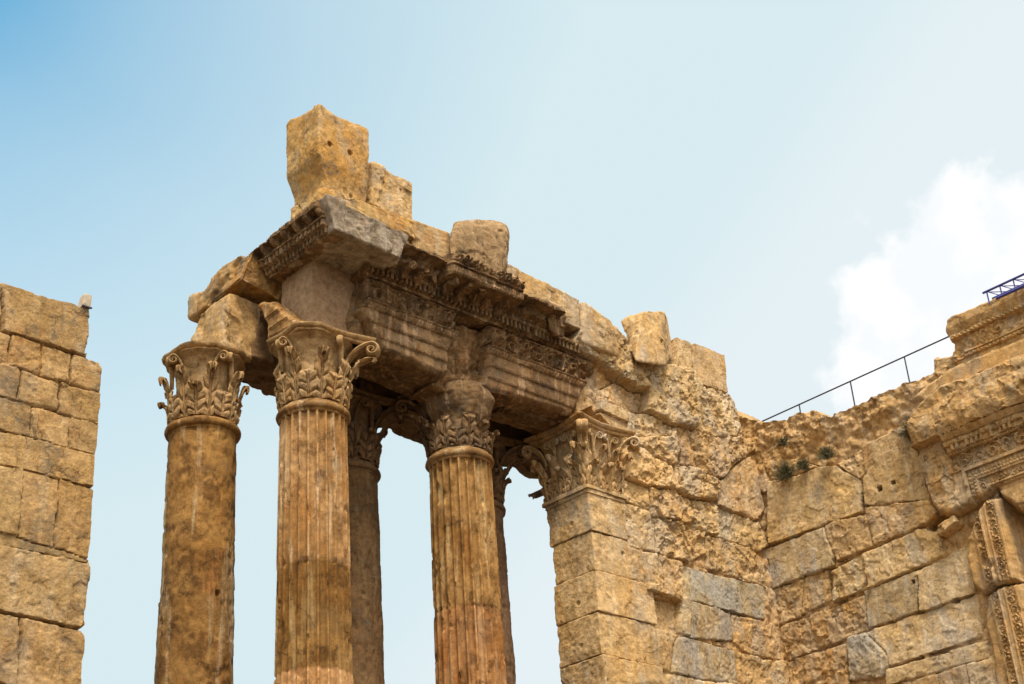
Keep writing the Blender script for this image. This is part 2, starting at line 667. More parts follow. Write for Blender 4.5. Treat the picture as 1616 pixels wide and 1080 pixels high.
# ------------------------------------------------------------------ materials
def stone(name, cols, lichen=.45, lich_col=(.085, .075, .06), streak=.5, orange=.3, bump=.5, rough=.9, speck=.5, pit=.5, ss=5.0, grey=.0, crack=.6):
    m = bpy.data.materials.new(name)
    m.use_nodes = True
    t = m.node_tree
    L = t.links.new
    bs = t.nodes['Principled BSDF']
    bs.inputs['Roughness'].default_value = rough
    bs.inputs['Specular IOR Level'].default_value = .15
    geo = N(t, 'ShaderNodeNewGeometry')

    def noise(scale, det=6, ro=.6, vec=None, seed=0.0):
        mp = N(t, 'ShaderNodeVectorMath', operation='ADD')
        L(vec if vec is not None else geo.outputs['Position'], mp.inputs[0])
        mp.inputs[1].default_value = (seed*3.3, seed*7.1, seed*1.9)
        n = N(t, 'ShaderNodeTexNoise')
        n.inputs['Scale'].default_value = scale
        n.inputs['Detail'].default_value = det
        n.inputs['Roughness'].default_value = ro
        L(mp.outputs[0], n.inputs['Vector'])
        return n.outputs['Fac']

    def ramp(v, a, b, lo=0., hi=1.):
        r = N(t, 'ShaderNodeMapRange', interpolation_type='SMOOTHSTEP')
        r.inputs['From Min'].default_value = a
        r.inputs['From Max'].default_value = b
        r.inputs['To Min'].default_value = lo
        r.inputs['To Max'].default_value = hi
        L(v, r.inputs['Value'])
        return r.outputs[0]

    def mix(f, a, b, mode='MIX'):
        x = N(t, 'ShaderNodeMix', data_type='RGBA', blend_type=mode)
        for sock, val in ((0, f), (6, a), (7, b)):
            if isinstance(val, (int, float)):
                x.inputs[sock].default_value = val
            elif isinstance(val, tuple):
                x.inputs[sock].default_value = (*val[:3], 1)
            else:
                L(val, x.inputs[sock])
        return x.outputs[2]

    def mul(a, b):
        x = N(t, 'ShaderNodeMath', operation='MULTIPLY')
        for k, val in enumerate((a, b)):
            if isinstance(val, (int, float)):
                x.inputs[k].default_value = val
            else:
                L(val, x.inputs[k])
        return x.outputs[0]

    big = noise(.55, 5, .6)
    med = noise(2.1, 7, .65, seed=2)
    sm = noise(7.5, 6, .65, seed=5)
    col = mix(ramp(big, .42, .58), cols[0], cols[1])
    col = mix(ramp(med, .46, .62, 0, .85), col, cols[2])
    # vertical rain streaks
    sv = N(t, 'ShaderNodeVectorMath', operation='MULTIPLY')
    L(geo.outputs['Position'], sv.inputs[0])
    sv.inputs[1].default_value = (ss, ss, ss*.09)
    st = noise(1.0, 5, .6, vec=sv.outputs[0], seed=7)
    col = mix(mul(ramp(st, .52, .66), streak), col, cols[3])
    st2 = noise(1.3, 5, .6, vec=sv.outputs[0], seed=11)
    col = mix(mul(mul(ramp(st2, .52, .68), ramp(med, .4, .6)), orange), col, (.40, .17, .045))
    if grey:
        gv = N(t, 'ShaderNodeVectorMath', operation='MULTIPLY')
        L(geo.outputs['Position'], gv.inputs[0])
        gv.inputs[1].default_value = (1.0, 1.0, .55)
        col = mix(mul(ramp(noise(.9, 7, .68, vec=gv.outputs[0], seed=21), .50, .60), grey), col, (.36, .305, .235))
        col = mix(mul(ramp(noise(1.4, 7, .7, vec=gv.outputs[0], seed=23), .55, .64), grey*.8), col, (.22, .13, .055))
    # grey lichen crust in ragged patches
    lp = mul(ramp(noise(1.15, 9, .72, seed=13), .52, .64), ramp(sm, .35, .6))
    col = mix(mul(lp, lichen), col, lich_col)
    # hairline cracks, warped and only here and there
    wn = N(t, 'ShaderNodeTexNoise')
    wn.inputs['Scale'].default_value = 1.7
    wn.inputs['Detail'].default_value = 5
    L(geo.outputs['Position'], wn.inputs['Vector'])
    ws = N(t, 'ShaderNodeVectorMath', operation='SCALE')
    L(wn.outputs['Color'], ws.inputs[0])
    ws.inputs['Scale'].default_value = .9
    wa = N(t, 'ShaderNodeVectorMath', operation='ADD')
    L(geo.outputs['Position'], wa.inputs[0])
    L(ws.outputs[0], wa.inputs[1])
    vc = N(t, 'ShaderNodeTexVoronoi', feature='DISTANCE_TO_EDGE')
    vc.inputs['Scale'].default_value = .85
    L(wa.outputs[0], vc.inputs['Vector'])
    ck = mul(ramp(vc.outputs['Distance'], .016, .004), ramp(med, .47, .56))
    col = mix(mul(ck, crack), col, (.06, .035, .018))
    # fine speckle
    sp = noise(38., 3, .7, seed=17)
    col = mix(speck, col, mix(ramp(sp, .3, .7), (.60, .57, .54), (1.3, 1.3, 1.3)), 'MULTIPLY')
    col = mix(.6, col, mix(ramp(sm, .3, .7), (.55, .52, .49), (1.32, 1.32, 1.3)), 'MULTIPLY')
    at = N(t, 'ShaderNodeAttribute', attribute_name='tint')
    col = mix(1.0, col, at.outputs['Color'], 'MULTIPLY')
    L(col, bs.inputs['Base Color'])
    # bump
    vor = N(t, 'ShaderNodeTexVoronoi')
    vor.inputs['Scale'].default_value = 17
    L(geo.outputs['Position'], vor.inputs['Vector'])
    pv = mul(ramp(vor.outputs['Distance'], .0, .35), pit*.35)
    a1 = N(t, 'ShaderNodeMath', operation='ADD')
    L(mul(noise(24., 9, .75, seed=3), 1.3), a1.inputs[0])
    L(pv, a1.inputs[1])
    a2 = N(t, 'ShaderNodeMath', operation='ADD')
    L(a1.outputs[0], a2.inputs[0])
    L(mul(sm, .35), a2.inputs[1])
    b = N(t, 'ShaderNodeBump')
    b.inputs['Strength'].default_value = bump
    b.inputs['Distance'].default_value = .06
    L(a2.outputs[0], b.inputs['Height'])
    L(b.outputs[0], bs.inputs['Normal'])
    return m


def plain(name, col, rough=.6, metal=0., var=.15):
    m = bpy.data.materials.new(name)
    m.use_nodes = True
    t = m.node_tree
    bs = t.nodes['Principled BSDF']
    bs.inputs['Roughness'].default_value = rough
    bs.inputs['Metallic'].default_value = metal
    n = N(t, 'ShaderNodeTexNoise')
    n.inputs['Scale'].default_value = 9
    n.inputs['Detail'].default_value = 5
    x = N(t, 'ShaderNodeMix', data_type='RGBA')
    t.links.new(n.outputs['Fac'], x.inputs[0])
    x.inputs[6].default_value = (*[c*(1-var) for c in col], 1)
    x.inputs[7].default_value = (*[c*(1+var) for c in col], 1)
    t.links.new(x.outputs[2], bs.inputs['Base Color'])
    return m


M_WALL = stone('honey_limestone', [(.53, .37, .195), (.50, .32, .135), (.39, .255, .11), (.54, .455, .325)], lichen=.28, streak=.5, orange=.45, grey=.6)
M_LEFT = stone('ashlar_limestone', [(.40, .255, .112), (.35, .22, .088), (.26, .158, .062), (.42, .33, .20)], lichen=.75, streak=.3, orange=.5, grey=.25)
M_COL = stone('column_limestone', [(.33, .195, .08), (.235, .122, .038), (.14, .072, .023), (.45, .33, .19)], lichen=.45, streak=.8, orange=.5, bump=.35, ss=3.6)
M_COL1 = stone('stained_limestone', [(.265, .142, .042), (.21, .102, .026), (.118, .056, .016), (.42, .32, .19)], lichen=.18, streak=.85, orange=.5, bump=.45, ss=2.6)
M_CAP = stone('capital_limestone', [(.38, .245, .115), (.32, .195, .08), (.24, .145, .06), (.40, .30, .18)], lichen=.35, streak=.4, orange=.35, bump=.3)
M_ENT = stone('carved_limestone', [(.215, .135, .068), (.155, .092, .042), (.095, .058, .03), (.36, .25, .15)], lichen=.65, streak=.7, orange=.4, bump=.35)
M_GREY = stone('lichen_grey_stone', [(.36, .29, .21), (.29, .23, .165), (.20, .155, .105), (.44, .39, .32)], lichen=.9, streak=.5, orange=.2, bump=.6)
M_GOLD = stone('golden_stone', [(.50, .325, .13), (.46, .25, .065), (.32, .19, .07), (.42, .33, .21)], lichen=.85, streak=.5, orange=.8, bump=.45, grey=.35)
M_PIER = stone('repair_stone', [(.30, .195, .115), (.28, .18, .105), (.25, .16, .092), (.33, .23, .14)], lichen=.08, streak=.35, orange=.12, bump=.12, speck=.3, crack=.0)
M_DARK = stone('dark_limestone', [(.17, .10, .05), (.14, .08, .037), (.10, .06, .032), (.20, .14, .08)], lichen=.5, streak=.4, orange=.25, bump=.4)  # deep brown limestone for the rear columns, outer beam and ceiling slab
M_GROUND = stone('temple_paving', [(.17, .13, .085), (.15, .11, .07), (.13, .095, .06), (.17, .13, .09)], lichen=.2, streak=0, orange=.05)
M_IRON = plain('dark_iron', (.035, .035, .055), .5, .6)
M_BLUE = plain('blue_painted_steel', (.045, .05, .22), .45, .2)
M_LAMP = plain('beige_housing', (.42, .34, .24), .6)
M_LEAF = plain('dry_foliage', (.085, .075, .030), .85, 0, .5)

# ------------------------------------------------------------------ ground
g = mesh_np('ground', [(-600, -600, 0), (600, -600, 0), (600, 600, 0), (-600, 600, 0)], [(0, 1, 2, 3)], M_GROUND)
g['kind'] = 'structure'

YF = 26.2          # front plane of colonnade entablature and anta wall
XW = 36.67         # front plane of the door wall
ZB, ZT = 17.95, 19.85   # astragal and top of capitals


# ------------------------------------------------------------------ columns
def shaft_mesh(cx, cy, rt, rb, ztop, fluted, seed, joints, holes=(), chip=1.0, drums=(), zl=9.0):
    nth = 24*12 if fluted else 168
    zs = np.concatenate([np.linspace(1.0, zl, 24)[:-1], np.arange(zl, ztop-.35, .055), np.arange(ztop-.35, ztop+.001, .02)])
    th = np.linspace(0, 2*math.pi, nth, endpoint=False)
    TH, Z = np.meshgrid(th, zs, indexing='ij')
    tz = np.clip((Z-1.0)/(ztop-1.0), 0, 1)
    R = rb+(rt-rb)*(tz**1.35)
    th_, z_ = TH.ravel(), Z.ravel()
    R = R.ravel()
    X, Y = np.cos(th_), np.sin(th_)
    P = np.stack([X*.82+seed*9, Y*.82, z_], -1)
    drum = np.zeros_like(z_)
    for k, j in enumerate(joints):
        drum += (z_ < j)*1.0
    if fluted:
        a = (th_*24/(2*math.pi)) % 1.0
        x = (a-.125)/.75
        zt = ztop-.10
        e = np.clip(1-(2*x-1)**2-(np.maximum(0, z_-zt+.09)/.09)**2, 0, 1)
        dep = .085*e**.5*((x > 0) & (x < 1))
        n = fbm(P*np.array([3.2, 3.2, 1.1])+3, 4, .6)
        wear = sstep(.34, .62, n)*chip
        n2 = fbm(P*np.array([5, 5, 2.2])+8, 3)
        wear2 = sstep(.45, .7, n2)*chip
        dep = np.maximum(dep, .060*np.maximum(wear, .8*wear2)*(1+.4*n))
        R = R-dep+.004*fbm(P*10, 3)
        R = R+(drum % 2)*(-.008)
    else:
        R = R+.018*fbm(P*1.6, 4)+.006*fbm(P*9, 3)-.04*np.maximum(0, ridged(P*np.array([2, 2, 1.2]), 4)-.66)
        R = R-.018*sstep(.14, .20, fbm(P*np.array([1.5, 1.5, .9])+12, 4))-.03*sstep(.30, .36, fbm(P*np.array([4.2, 4.2, 2.6])+3, 3))
    for j in joints:
        jz = j+.02*fbm(P*2.2+j, 2)
        R = R-.022*np.exp(-((z_-jz)/.016)**2)*(.5+np.clip(.8*fbm(P*1.9+j*3, 2)+.4, 0, 1))
        R = R-.05*sstep(.25, .6, fbm(P*3+j, 3))*np.exp(-((z_-jz)/.09)**2)
    for (hth, hz, hw, hh, hd) in holes:
        da = (th_-hth+math.pi) % (2*math.pi)-math.pi
        R = R-hd*((np.abs(da*.84) < hw) & (np.abs(z_-hz) < hh))
    # smooth swelling under the astragal
    R = R+.05*sstep(ztop-.30, ztop, z_)*(0 if fluted else 1)
    V = np.stack([cx+R*X, cy+R*Y, z_], -1)
    nz = len(zs)
    idx = np.arange(nth*nz).reshape(nth, nz)
    A, B = idx, np.roll(idx, -1, 0)
    Q = np.stack([A[:, :-1], B[:, :-1], B[:, 1:], A[:, 1:]], -1).reshape(-1, 4)
    rs = np.random.RandomState(seed)
    tint = np.ones((len(V), 3))
    for k in range(len(joints)+1):
        tint[drum == k] = (1+rs.normal()*.06)*np.array([1, 1+rs.normal()*.03, 1+rs.normal()*.06])*np.array(drums[k] if k < len(drums) else (1, 1, 1))
    if fluted:   # arrises tinted paler: brightness of lit ridges put into the colour
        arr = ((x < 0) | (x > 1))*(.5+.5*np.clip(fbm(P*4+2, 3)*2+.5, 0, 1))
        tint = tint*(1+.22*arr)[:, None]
    return V, Q, tint


def lathe(cx, cy, prof, n=96, amp=.012, seed=0, rfun=None):
    prof = np.asarray(prof, float)
    # resample profile
    seg = np.sqrt((np.diff(prof, axis=0)**2).sum(1))
    s = np.concatenate([[0], np.cumsum(seg)])
    k = max(4, int(s[-1]/.022))
    t = np.linspace(0, s[-1], k)
    r, z = np.interp(t, s, prof[:, 0]), np.interp(t, s, prof[:, 1])
    th = np.linspace(0, 2*math.pi, n, endpoint=False)
    TH, R = np.meshgrid(th, r, indexing='ij')
    Z = np.meshgrid(th, z, indexing='ij')[1]
    X, Y = np.cos(TH), np.sin(TH)
    P = np.stack([X.ravel()*.85+seed*5, Y.ravel()*.85, Z.ravel()], -1)
    R = R.ravel()
    if rfun is not None:
        R = rfun(TH.ravel(), Z.ravel(), R)
    R = R+amp*fbm(P*2.6, 4)*2-amp*2.5*np.maximum(0, ridged(P*2.5, 4)-.6)
    V = np.stack([cx+R*X.ravel(), cy+R*Y.ravel(), Z.ravel()], -1)
    idx = np.arange(n*k).reshape(n, k)
    A, B = idx, np.roll(idx, -1, 0)
    Q = np.stack([A[:, :-1], B[:, :-1], B[:, 1:], A[:, 1:]], -1).reshape(-1, 4)
    return V, Q


def leaf_np(H, Wd, curl, seed, amp=.02, broken=0.0):
    """acanthus leaf; x = outward, y = sideways, z = up; grows from the origin"""
    nt_, ns = 40, 29
    t = np.linspace(0, 1, nt_)
    cr = np.interp(t, [0, .3, .55, .75, .88, .96, 1], [.02, .035, .06, .12*curl+.03, .22*curl+.03, .27*curl+.02, .25*curl+.02])
    cz = np.interp(t, [0, .3, .55, .75, .88, .96, 1], [0, .33*H, .60*H, .83*H, .96*H, .93*H, .83*H])
    # smooth the spine
    for _ in range(3):
        cr[1:-1] = (cr[:-2]+2*cr[1:-1]+cr[2:])/4
        cz[1:-1] = (cz[:-2]+2*cz[1:-1]+cz[2:])/4
    w = Wd*np.interp(t, [0, .2, .5, .72, .9, 1], [.72, .9, 1.0, .86, .6, .30])
    s = np.linspace(-1, 1, ns)
    T, S = np.meshgrid(t, s, indexing='ij')
    ph = T*3.7-.60*np.abs(S)+.35*np.sin(seed*1.7)+.12*np.sin(T*9+seed)*np.sign(S)
    lobe = np.abs(np.sin(math.pi*ph))
    wl = w[:, None]*(.70+.30*lobe*(np.abs(S) > .3))
    y = S*wl
    groove = .050-.085*np.exp(-(lobe/.34)**2)*np.clip((np.abs(S)-.12)/.2, 0, 1)-.03*np.exp(-(np.abs(S)-.0)**2/.012)*0
    rib = .045*np.exp(-(S/.10)**2)-.035*np.exp(-((np.abs(S)-.17)/.07)**2)
    cup = .05*(1-S**2)
    out = cr[:, None]+(groove*(1-np.exp(-(S/.25)**2))+rib+cup*.8-.03)*np.interp(T, [0, .1, 1], [.4, 1, 1])
    zz = cz[:, None]+0*S-.05*H*S**2*T+.04*lobe*(np.abs(S) > .4)*.3
    # sides of the tip droop
    V = np.stack([out, y, zz], -1).reshape(-1, 3)
    V[:, 0] += amp*fbm(V*7+seed*3.3, 3)
    V[:, 1] += amp*.7*fbm(V*6+seed*9.1, 3)
    V[:, 2] += amp*.7*fbm(V*6+seed*5.7, 3)
    if broken > 0:
        zc = H*(1-broken)
        over = np.maximum(0, V[:, 2]-zc-.04*fbm(V*9+seed, 2))
        V[:, 2] -= over*.92
        V[:, 0] = np.minimum(V[:, 0], .085+.03*fbm(V*8, 2)+np.maximum(0, zc-V[:, 2])*.6)
    Bk = V.copy()
    Bk[:, 0] -= .04
    Bk[:, 0] = np.maximum(Bk[:, 0], -.06)
    n = nt_*ns
    idx = np.arange(n).reshape(nt_, ns)
    Q = np.stack([idx[:-1, :-1], idx[:-1, 1:], idx[1:, 1:], idx[1:, :-1]], -1).reshape(-1, 4)
    Qs = [Q, Q[:, ::-1]+n]
    ring = np.concatenate([idx[0, :], idx[1:, -1], idx[-1, -2::-1], idx[-2:0:-1, 0]])
    r2 = np.roll(ring, -1)
    Qs.append(np.stack([r2, ring, ring+n, r2+n], -1))
    return np.concatenate([V, Bk]), np.concatenate(Qs)


def volute_np(L, H, rs=.17, turns=1.6, w=.055):
    """stalk that climbs outward and rolls into a spiral; local x outward, z up, from (0,0,0)"""
    pts, rr = [], []
    for t in np.linspace(0, 1, 16):
        pts.append((L*(t**1.6)*.95, 0, H*(1-(1-t)**1.7)))
        rr.append(w*(.75+.45*t))
    cx, cz = L*.95, H-rs
    n = 34
    for k in range(1, n):
        a = math.pi/2-2*math.pi*turns*k/n
        r = rs*(1-.86*k/n)
        pts.append((cx+r*math.cos(a), 0, cz+r*math.sin(a)))
        rr.append(w*(1.2-.55*k/n))
    v, q = tube(pts, rr, 8)
    v[:, 1] *= 1.9
    return v, q


def place(v, pos, th, tilt=0.0, sc=1.0):
    c, s = math.cos(th), math.sin(th)
    v = v*sc
    if tilt:
        ct, st_ = math.cos(tilt), math.sin(tilt)
        v = np.stack([v[:, 0]*ct+v[:, 2]*st_, v[:, 1], -v[:, 0]*st_+v[:, 2]*ct], -1)
    return np.stack([pos[0]+v[:, 0]*c-v[:, 1]*s, pos[1]+v[:, 0]*s+v[:, 1]*c, pos[2]+v[:, 2]], -1)


def corinthian(parent, cx, cy, z0, H, r0, mat, seed, corners, ab_break, leaf_lo=1.0, up_drop=(), lo_drop=(), bare=False, chamfer=1.0, full_top=False):
    """capital > bell; its leaves, volutes and abacus are children. corners: diagonal angles whose volute survives"""
    rs = np.random.RandomState(seed)
    prof = [(r0*.93, z0-.02), (r0*.84, z0+.1*H), (r0*.81, z0+.5*H), (r0*.86, z0+.70*H), (r0*1.02, z0+.83*H), (r0*1.22, z0+.895*H), (r0*.9, z0+.905*H)]
    if bare:
        prof = [(r0*.93, z0-.02), (r0*.84, z0+.1*H), (r0*.86, z0+.42*H), (r0*1.06, z0+.62*H), (r0*1.19, z0+.80*H), (r0*1.12, z0+.92*H), (r0*.98, z0+H*.995), (r0*.5, z0+H*.995)]
    v, q = lathe(cx, cy, prof, 110, .03 if bare else .018, seed)
    bell = mesh_np('capital', v, q, mat, parent, sharp=50)
    Hl, Hu = (.37*H, .60*H) if bare else (.43*H, .72*H)
    for row, (hh, wd, offs, rr) in enumerate(((Hl, .25, 0.0, r0*.96), (Hu, .215, .5, r0*.89))):
        for k in range(8):
            th = (k+offs)*math.pi/4
            if (row == 0 and k in lo_drop) or (row == 1 and k in up_drop):
                br = .55
            else:
                br = 0.0 if rs.rand() < .5 else rs.uniform(.08, .42)
            lv, lq = leaf_np(hh*leaf_lo, wd, rs.uniform(.8, 1.2), seed*20+row*8+k, .018, br)
            pos = (cx+rr*math.cos(th), cy+rr*math.sin(th), z0)
            mesh_np('leaf', place(lv, pos, th, .03+.05*row), lq, mat, bell, sharp=60, tint=np.array((1.04, 1.03, 1.02))*rs.uniform(.9, 1.08))
    # stalks (cauliculi) between the upper leaves, rolling under the abacus
    if not bare:
        for k in range(8):
            th = k*math.pi/4
            if k % 2 == 1:
                continue
            for sgn in (-1, 1):
                if rs.rand() < .25:
                    continue
                sv, sq = volute_np(.30, .38*H, .12, 1.5, .036)
                p = (cx+(r0*.98)*math.cos(th+sgn*.36), cy+(r0*.98)*math.sin(th+sgn*.36), z0+.50*H)
                mesh_np('helix', place(sv, p, th-sgn*.75), sq, mat, bell, sharp=60)
    for th in corners:
        for sgn in (-1, 1):
            vv, vq = volute_np(.74, .40*H, .17, 1.6, .05)
            vv[:, 1] += sgn*.075
            p = (cx+r0*.92*math.cos(th), cy+r0*.92*math.sin(th), z0+.50*H)
            mesh_np('volute', place(vv, p, th), vq, mat, bell, sharp=60)
        # leaf under the volute
        lv, lq = leaf_np(.5*H, .17, 1.5, seed+77, .02)
        mesh_np('leaf', place(lv, (cx+r0*.98*math.cos(th), cy+r0*.98*math.sin(th), z0+.36*H), th, .42), lq, mat, bell, sharp=60)
    if not bare or corners:
        half, cut = 1.13, 1.58

        def rf(TH, Z, R):
            a = (TH+math.pi/4) % (math.pi/2)-math.pi/4
            x = np.abs(np.tan(a))
            side = half*(1-.17*(1-x**2))/np.cos(a)
            lim = np.minimum(side, cut)
            near = np.zeros_like(TH)
            for c_ in corners:
                da = np.abs((TH-c_+math.pi) % (2*math.pi)-math.pi)
                near = np.maximum(near, 1-sstep(.42, .62, da))
            brk = ab_break+.10*fbm(np.stack([np.cos(TH)*1.6, np.sin(TH)*1.6, Z*.8+seed], -1), 4)
            lim = np.where(near > .5, lim, np.minimum(lim, brk)) if not full_top else lim
            if bare:
                lim = np.where(near > .5, lim, np.minimum(lim, r0*1.0))
            return R*lim
        za, zb = z0+.90*H, z0+H
        pr = [(.80, za), (.90, za+.01), (.93, za+.25*(zb-za)), (.90, za+.42*(zb-za)), (.97, za+.55*(zb-za)), (1.0, za+.8*(zb-za)), (1.0, zb), (.3, zb)]
        v, q = lathe(cx, cy, pr, 168, .016, seed+3, rf)
        mesh_np('abacus', v, q, mat, bell, sharp=45)
    return bell


def astragal(parent, cx, cy, z, r, mat, seed, big=.12):
    n = 10
    pr = [(r-.05, z-.16), (r+.02, z-.13), (r+.03, z-.08)]
    for k in range(n+1):
        a = -math.pi/2+math.pi*k/n
        pr.append((r+.03+big*.85*math.cos(a), z-.08+big+big*math.sin(a)))
    pr += [(r+.0, z+.17), (r-.1, z+.17)]
    v, q = lathe(cx, cy, pr, 110, .010, seed)
    return mesh_np('astragal', v, q, mat, parent, sharp=40)


def base_mesh(parent, cx, cy, r, mat):
    pr = [(r*1.42, .32), (r*1.42, .36)]
    for k in range(9):
        a = -math.pi/2+math.pi*k/8
        pr.append((r*1.32+.10*math.cos(a), .46+.10*math.sin(a)))
    pr += [(r*1.18, .60), (r*1.16, .70), (r*1.22, .76)]
    for k in range(9):
        a = -math.pi/2+math.pi*k/8
        pr.append((r*1.18+.08*math.cos(a), .86+.08*math.sin(a)))
    pr += [(r*1.04, .96), (r*1.0, 1.02)]
    v, q = lathe(cx, cy, pr, 72, .01, 3)
    mesh_np('base', v, q, mat, parent)
    v, q = hexa(box8(cx-r*1.45, cx+r*1.45, cy-r*1.45, cy+r*1.45, 0, .33), 10, 30, .01, .01)
    mesh_np('plinth', v, q, mat, parent)


def column(name, label, cx, cy, fluted, seed, joints, mat, group, cap_mat, **kw):
    t = thing(name, label, 'column', (cx, cy, 0), group)
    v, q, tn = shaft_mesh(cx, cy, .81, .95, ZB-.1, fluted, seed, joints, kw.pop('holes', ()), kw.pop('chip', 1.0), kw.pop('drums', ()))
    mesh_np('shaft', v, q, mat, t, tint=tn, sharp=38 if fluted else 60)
    astragal(t, cx, cy, ZB-.20, .80, mat, seed, kw.pop('big', .085))
    corinthian(t, cx, cy, ZB, ZT-ZB, .82, cap_mat, seed, **kw)
    base_mesh(t, cx, cy, .95, mat)
    return t


A45, A135 = math.pi/4, 3*math.pi/4
zj = lambda x, y, Y: onY(x, y, Y)[2]
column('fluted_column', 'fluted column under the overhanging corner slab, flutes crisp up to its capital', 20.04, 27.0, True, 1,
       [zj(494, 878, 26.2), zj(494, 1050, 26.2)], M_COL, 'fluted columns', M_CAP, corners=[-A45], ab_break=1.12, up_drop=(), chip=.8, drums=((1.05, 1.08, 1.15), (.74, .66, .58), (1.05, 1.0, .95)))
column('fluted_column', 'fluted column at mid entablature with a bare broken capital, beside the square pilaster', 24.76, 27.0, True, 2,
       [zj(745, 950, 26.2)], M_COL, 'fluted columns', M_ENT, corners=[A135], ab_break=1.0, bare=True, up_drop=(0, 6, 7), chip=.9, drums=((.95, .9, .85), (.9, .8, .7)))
_c1 = (18.41, 29.3)
_hp = onY(337, 938, 28.62)
_hth = math.atan2(_hp[1]-_c1[1], _hp[0]-_c1[0])
column('smooth_column', 'weathered unfluted column at the left with a small square hole in its shaft', *_c1, False, 3,
       [zj(313, 868, 28.6)], M_COL1, 'unfluted outer columns', M_CAP, corners=[], ab_break=1.02, up_drop=(1,), big=.11,
       holes=[(_hth, _hp[2], .065, .065, .12)])
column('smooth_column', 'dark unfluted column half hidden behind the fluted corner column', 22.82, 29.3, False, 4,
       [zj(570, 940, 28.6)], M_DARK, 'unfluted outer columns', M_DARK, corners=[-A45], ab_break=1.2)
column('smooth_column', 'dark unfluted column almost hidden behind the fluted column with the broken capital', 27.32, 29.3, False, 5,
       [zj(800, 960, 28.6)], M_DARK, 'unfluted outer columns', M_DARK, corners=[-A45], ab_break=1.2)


# ------------------------------------------------------------------ carving patterns
def tri(x):
    return np.abs((x % 1.0)-.5)*2


def scroll(u, w, p):
    """running vine scroll: u along, w in 0..1 across, period p in metres, band height ~p"""
    q_ = np.stack([np.ravel(u)*2.3, np.ravel(w)*1.1, np.ravel(u)*0+p], -1)
    sh = np.shape(u)
    er = (.35+.65*sstep(-.45, .25, fbm(q_*.9+7, 3))).reshape(sh)
    fz = fbm(q_*4.5, 3).reshape(sh)
    u = u+p*.16*fbm(q_, 2).reshape(sh)
    w = w+.16*fbm(q_+30, 2).reshape(sh)
    k = np.floor(u/p)
    x = (u/p-k-.5)*2
    y = (w-.5)*2
    fl = np.where(k % 2 == 0, 1, -1)
    y = y*fl
    r = np.sqrt(x*x+y*y)
    th = np.arctan2(y, x)
    sp = np.cos(th+r*8.5)
    rib = sstep(.1, .8, sp)*sstep(1.12, .9, r)
    ros = sstep(.26, .1, r)*(.6+.4*np.cos(th*5))
    leaf = sstep(.9, 1.1, r)*(.35+.35*np.sin(th*7))
    return np.clip((rib*.85+ros*1.1+leaf)*er+.28*fz, -.2, 1.3)


def eggs(u, w, p):
    x = (u/p) % 1.0
    e = np.sqrt(np.clip(1-((x-.5)/.32)**2-((w-.45)/.5)**2, 0, 1))
    dart = np.maximum(0, 1-np.minimum(x, 1-x)/.07)*.6
    ring = np.exp(-((np.sqrt(((x-.5)/.42)**2+((w-.45)/.62)**2)-1)/.12)**2)*.7
    return np.maximum(np.maximum(e, dart), ring)


def beads(u, w, p):
    x = (u/p) % 1.0
    return np.sqrt(np.clip(1-((x-.4)/.36)**2-((w-.5)/.5)**2, 0, 1))+.7*(np.abs(x-.9) < .05)


def tongues(u, w, p):
    return np.clip(np.sin(math.pi*((u/p) % 1.0))**.5*(w < .9), 0, 1)


ZA = [19.80, 20.10, 20.15, 20.44, 20.49, 20.79, 20.97, 21.02, 21.64, 21.76]


def arch_h(seed, frieze=True, o=0.0):
    def fun(U, V, sd):
        P = np.stack([U, V, np.full_like(U, seed*3.0)], -1)
        n = fbm(P*1.6, 4)
        nf = fbm(P*7, 4, .6)
        h = np.zeros_like(U)
        band = lambda a, b: (V >= a) & (V < b)
        w = lambda a, b: (V-a)/(b-a)
        m = band(0, ZA[1]); h[m] = .0
        m = band(ZA[1], ZA[2]); h[m] = .02+.035*beads(U, w(ZA[1], ZA[2]), .085)[m]
        m = band(ZA[2], ZA[3]); h[m] = .05
        m = band(ZA[3], ZA[4]); h[m] = .07+.035*beads(U, w(ZA[3], ZA[4]), .085)[m]
        m = band(ZA[4], ZA[5]); h[m] = .10
        ww = w(ZA[5], ZA[6])
        m = band(ZA[5], ZA[6]); h[m] = (.11+.08*ww+.05*eggs(U, ww, .13)*(ww < .8))[m]
        m = band(ZA[6], ZA[7]); h[m] = .225
        wf = w(ZA[7], ZA[8])
        sc_ = scroll(U, wf, .47) if frieze else 0
        m = band(ZA[7], ZA[8]); h[m] = (.0+.19*sc_+.06*(wf-.5))[m]
        m = band(ZA[8], ZA[9]+.6); h[m] = .12
        worn = sstep(.25, .6, fbm(P*.9+5, 3))
        h = h*(1-.3*worn)+.015*n+.006*nf-.05*np.maximum(0, ridged(P*1.3, 4)-.62)
        # spalled edges
        h = h-.16*np.clip(1+sd/.14, 0, 1)**2*(1+n)
        tn = np.ones((len(U), 3))
        tn *= (1+.06*n)[:, None]
        return h+o, tn
    return fun


def fascia(name, view, pts, Y, seed, mat, parent, frieze=True, thick=1.5, cell=.018, o=0.0, tint=None):
    p = polyY(view, pts, Y)
    lo, hi = p.min(0)-.05, p.max(0)+.05
    hf = arch_h(seed, frieze, o)
    if tint is not None:
        h0 = hf
        hf = lambda U, V, sd: (lambda r: (r[0], r[1]*np.array(tint)))(h0(U, V, sd))
    return relief(name, 'Y', Y, (lo[0], hi[0], lo[1], hi[1]), cell, hf, sil(p, seed, .03), thick, mat, parent)


ENT = thing('entablature', 'carved entablature with scroll frieze and dentil cornice across the two fluted columns', 'entablature', (24, 27, 19.85))
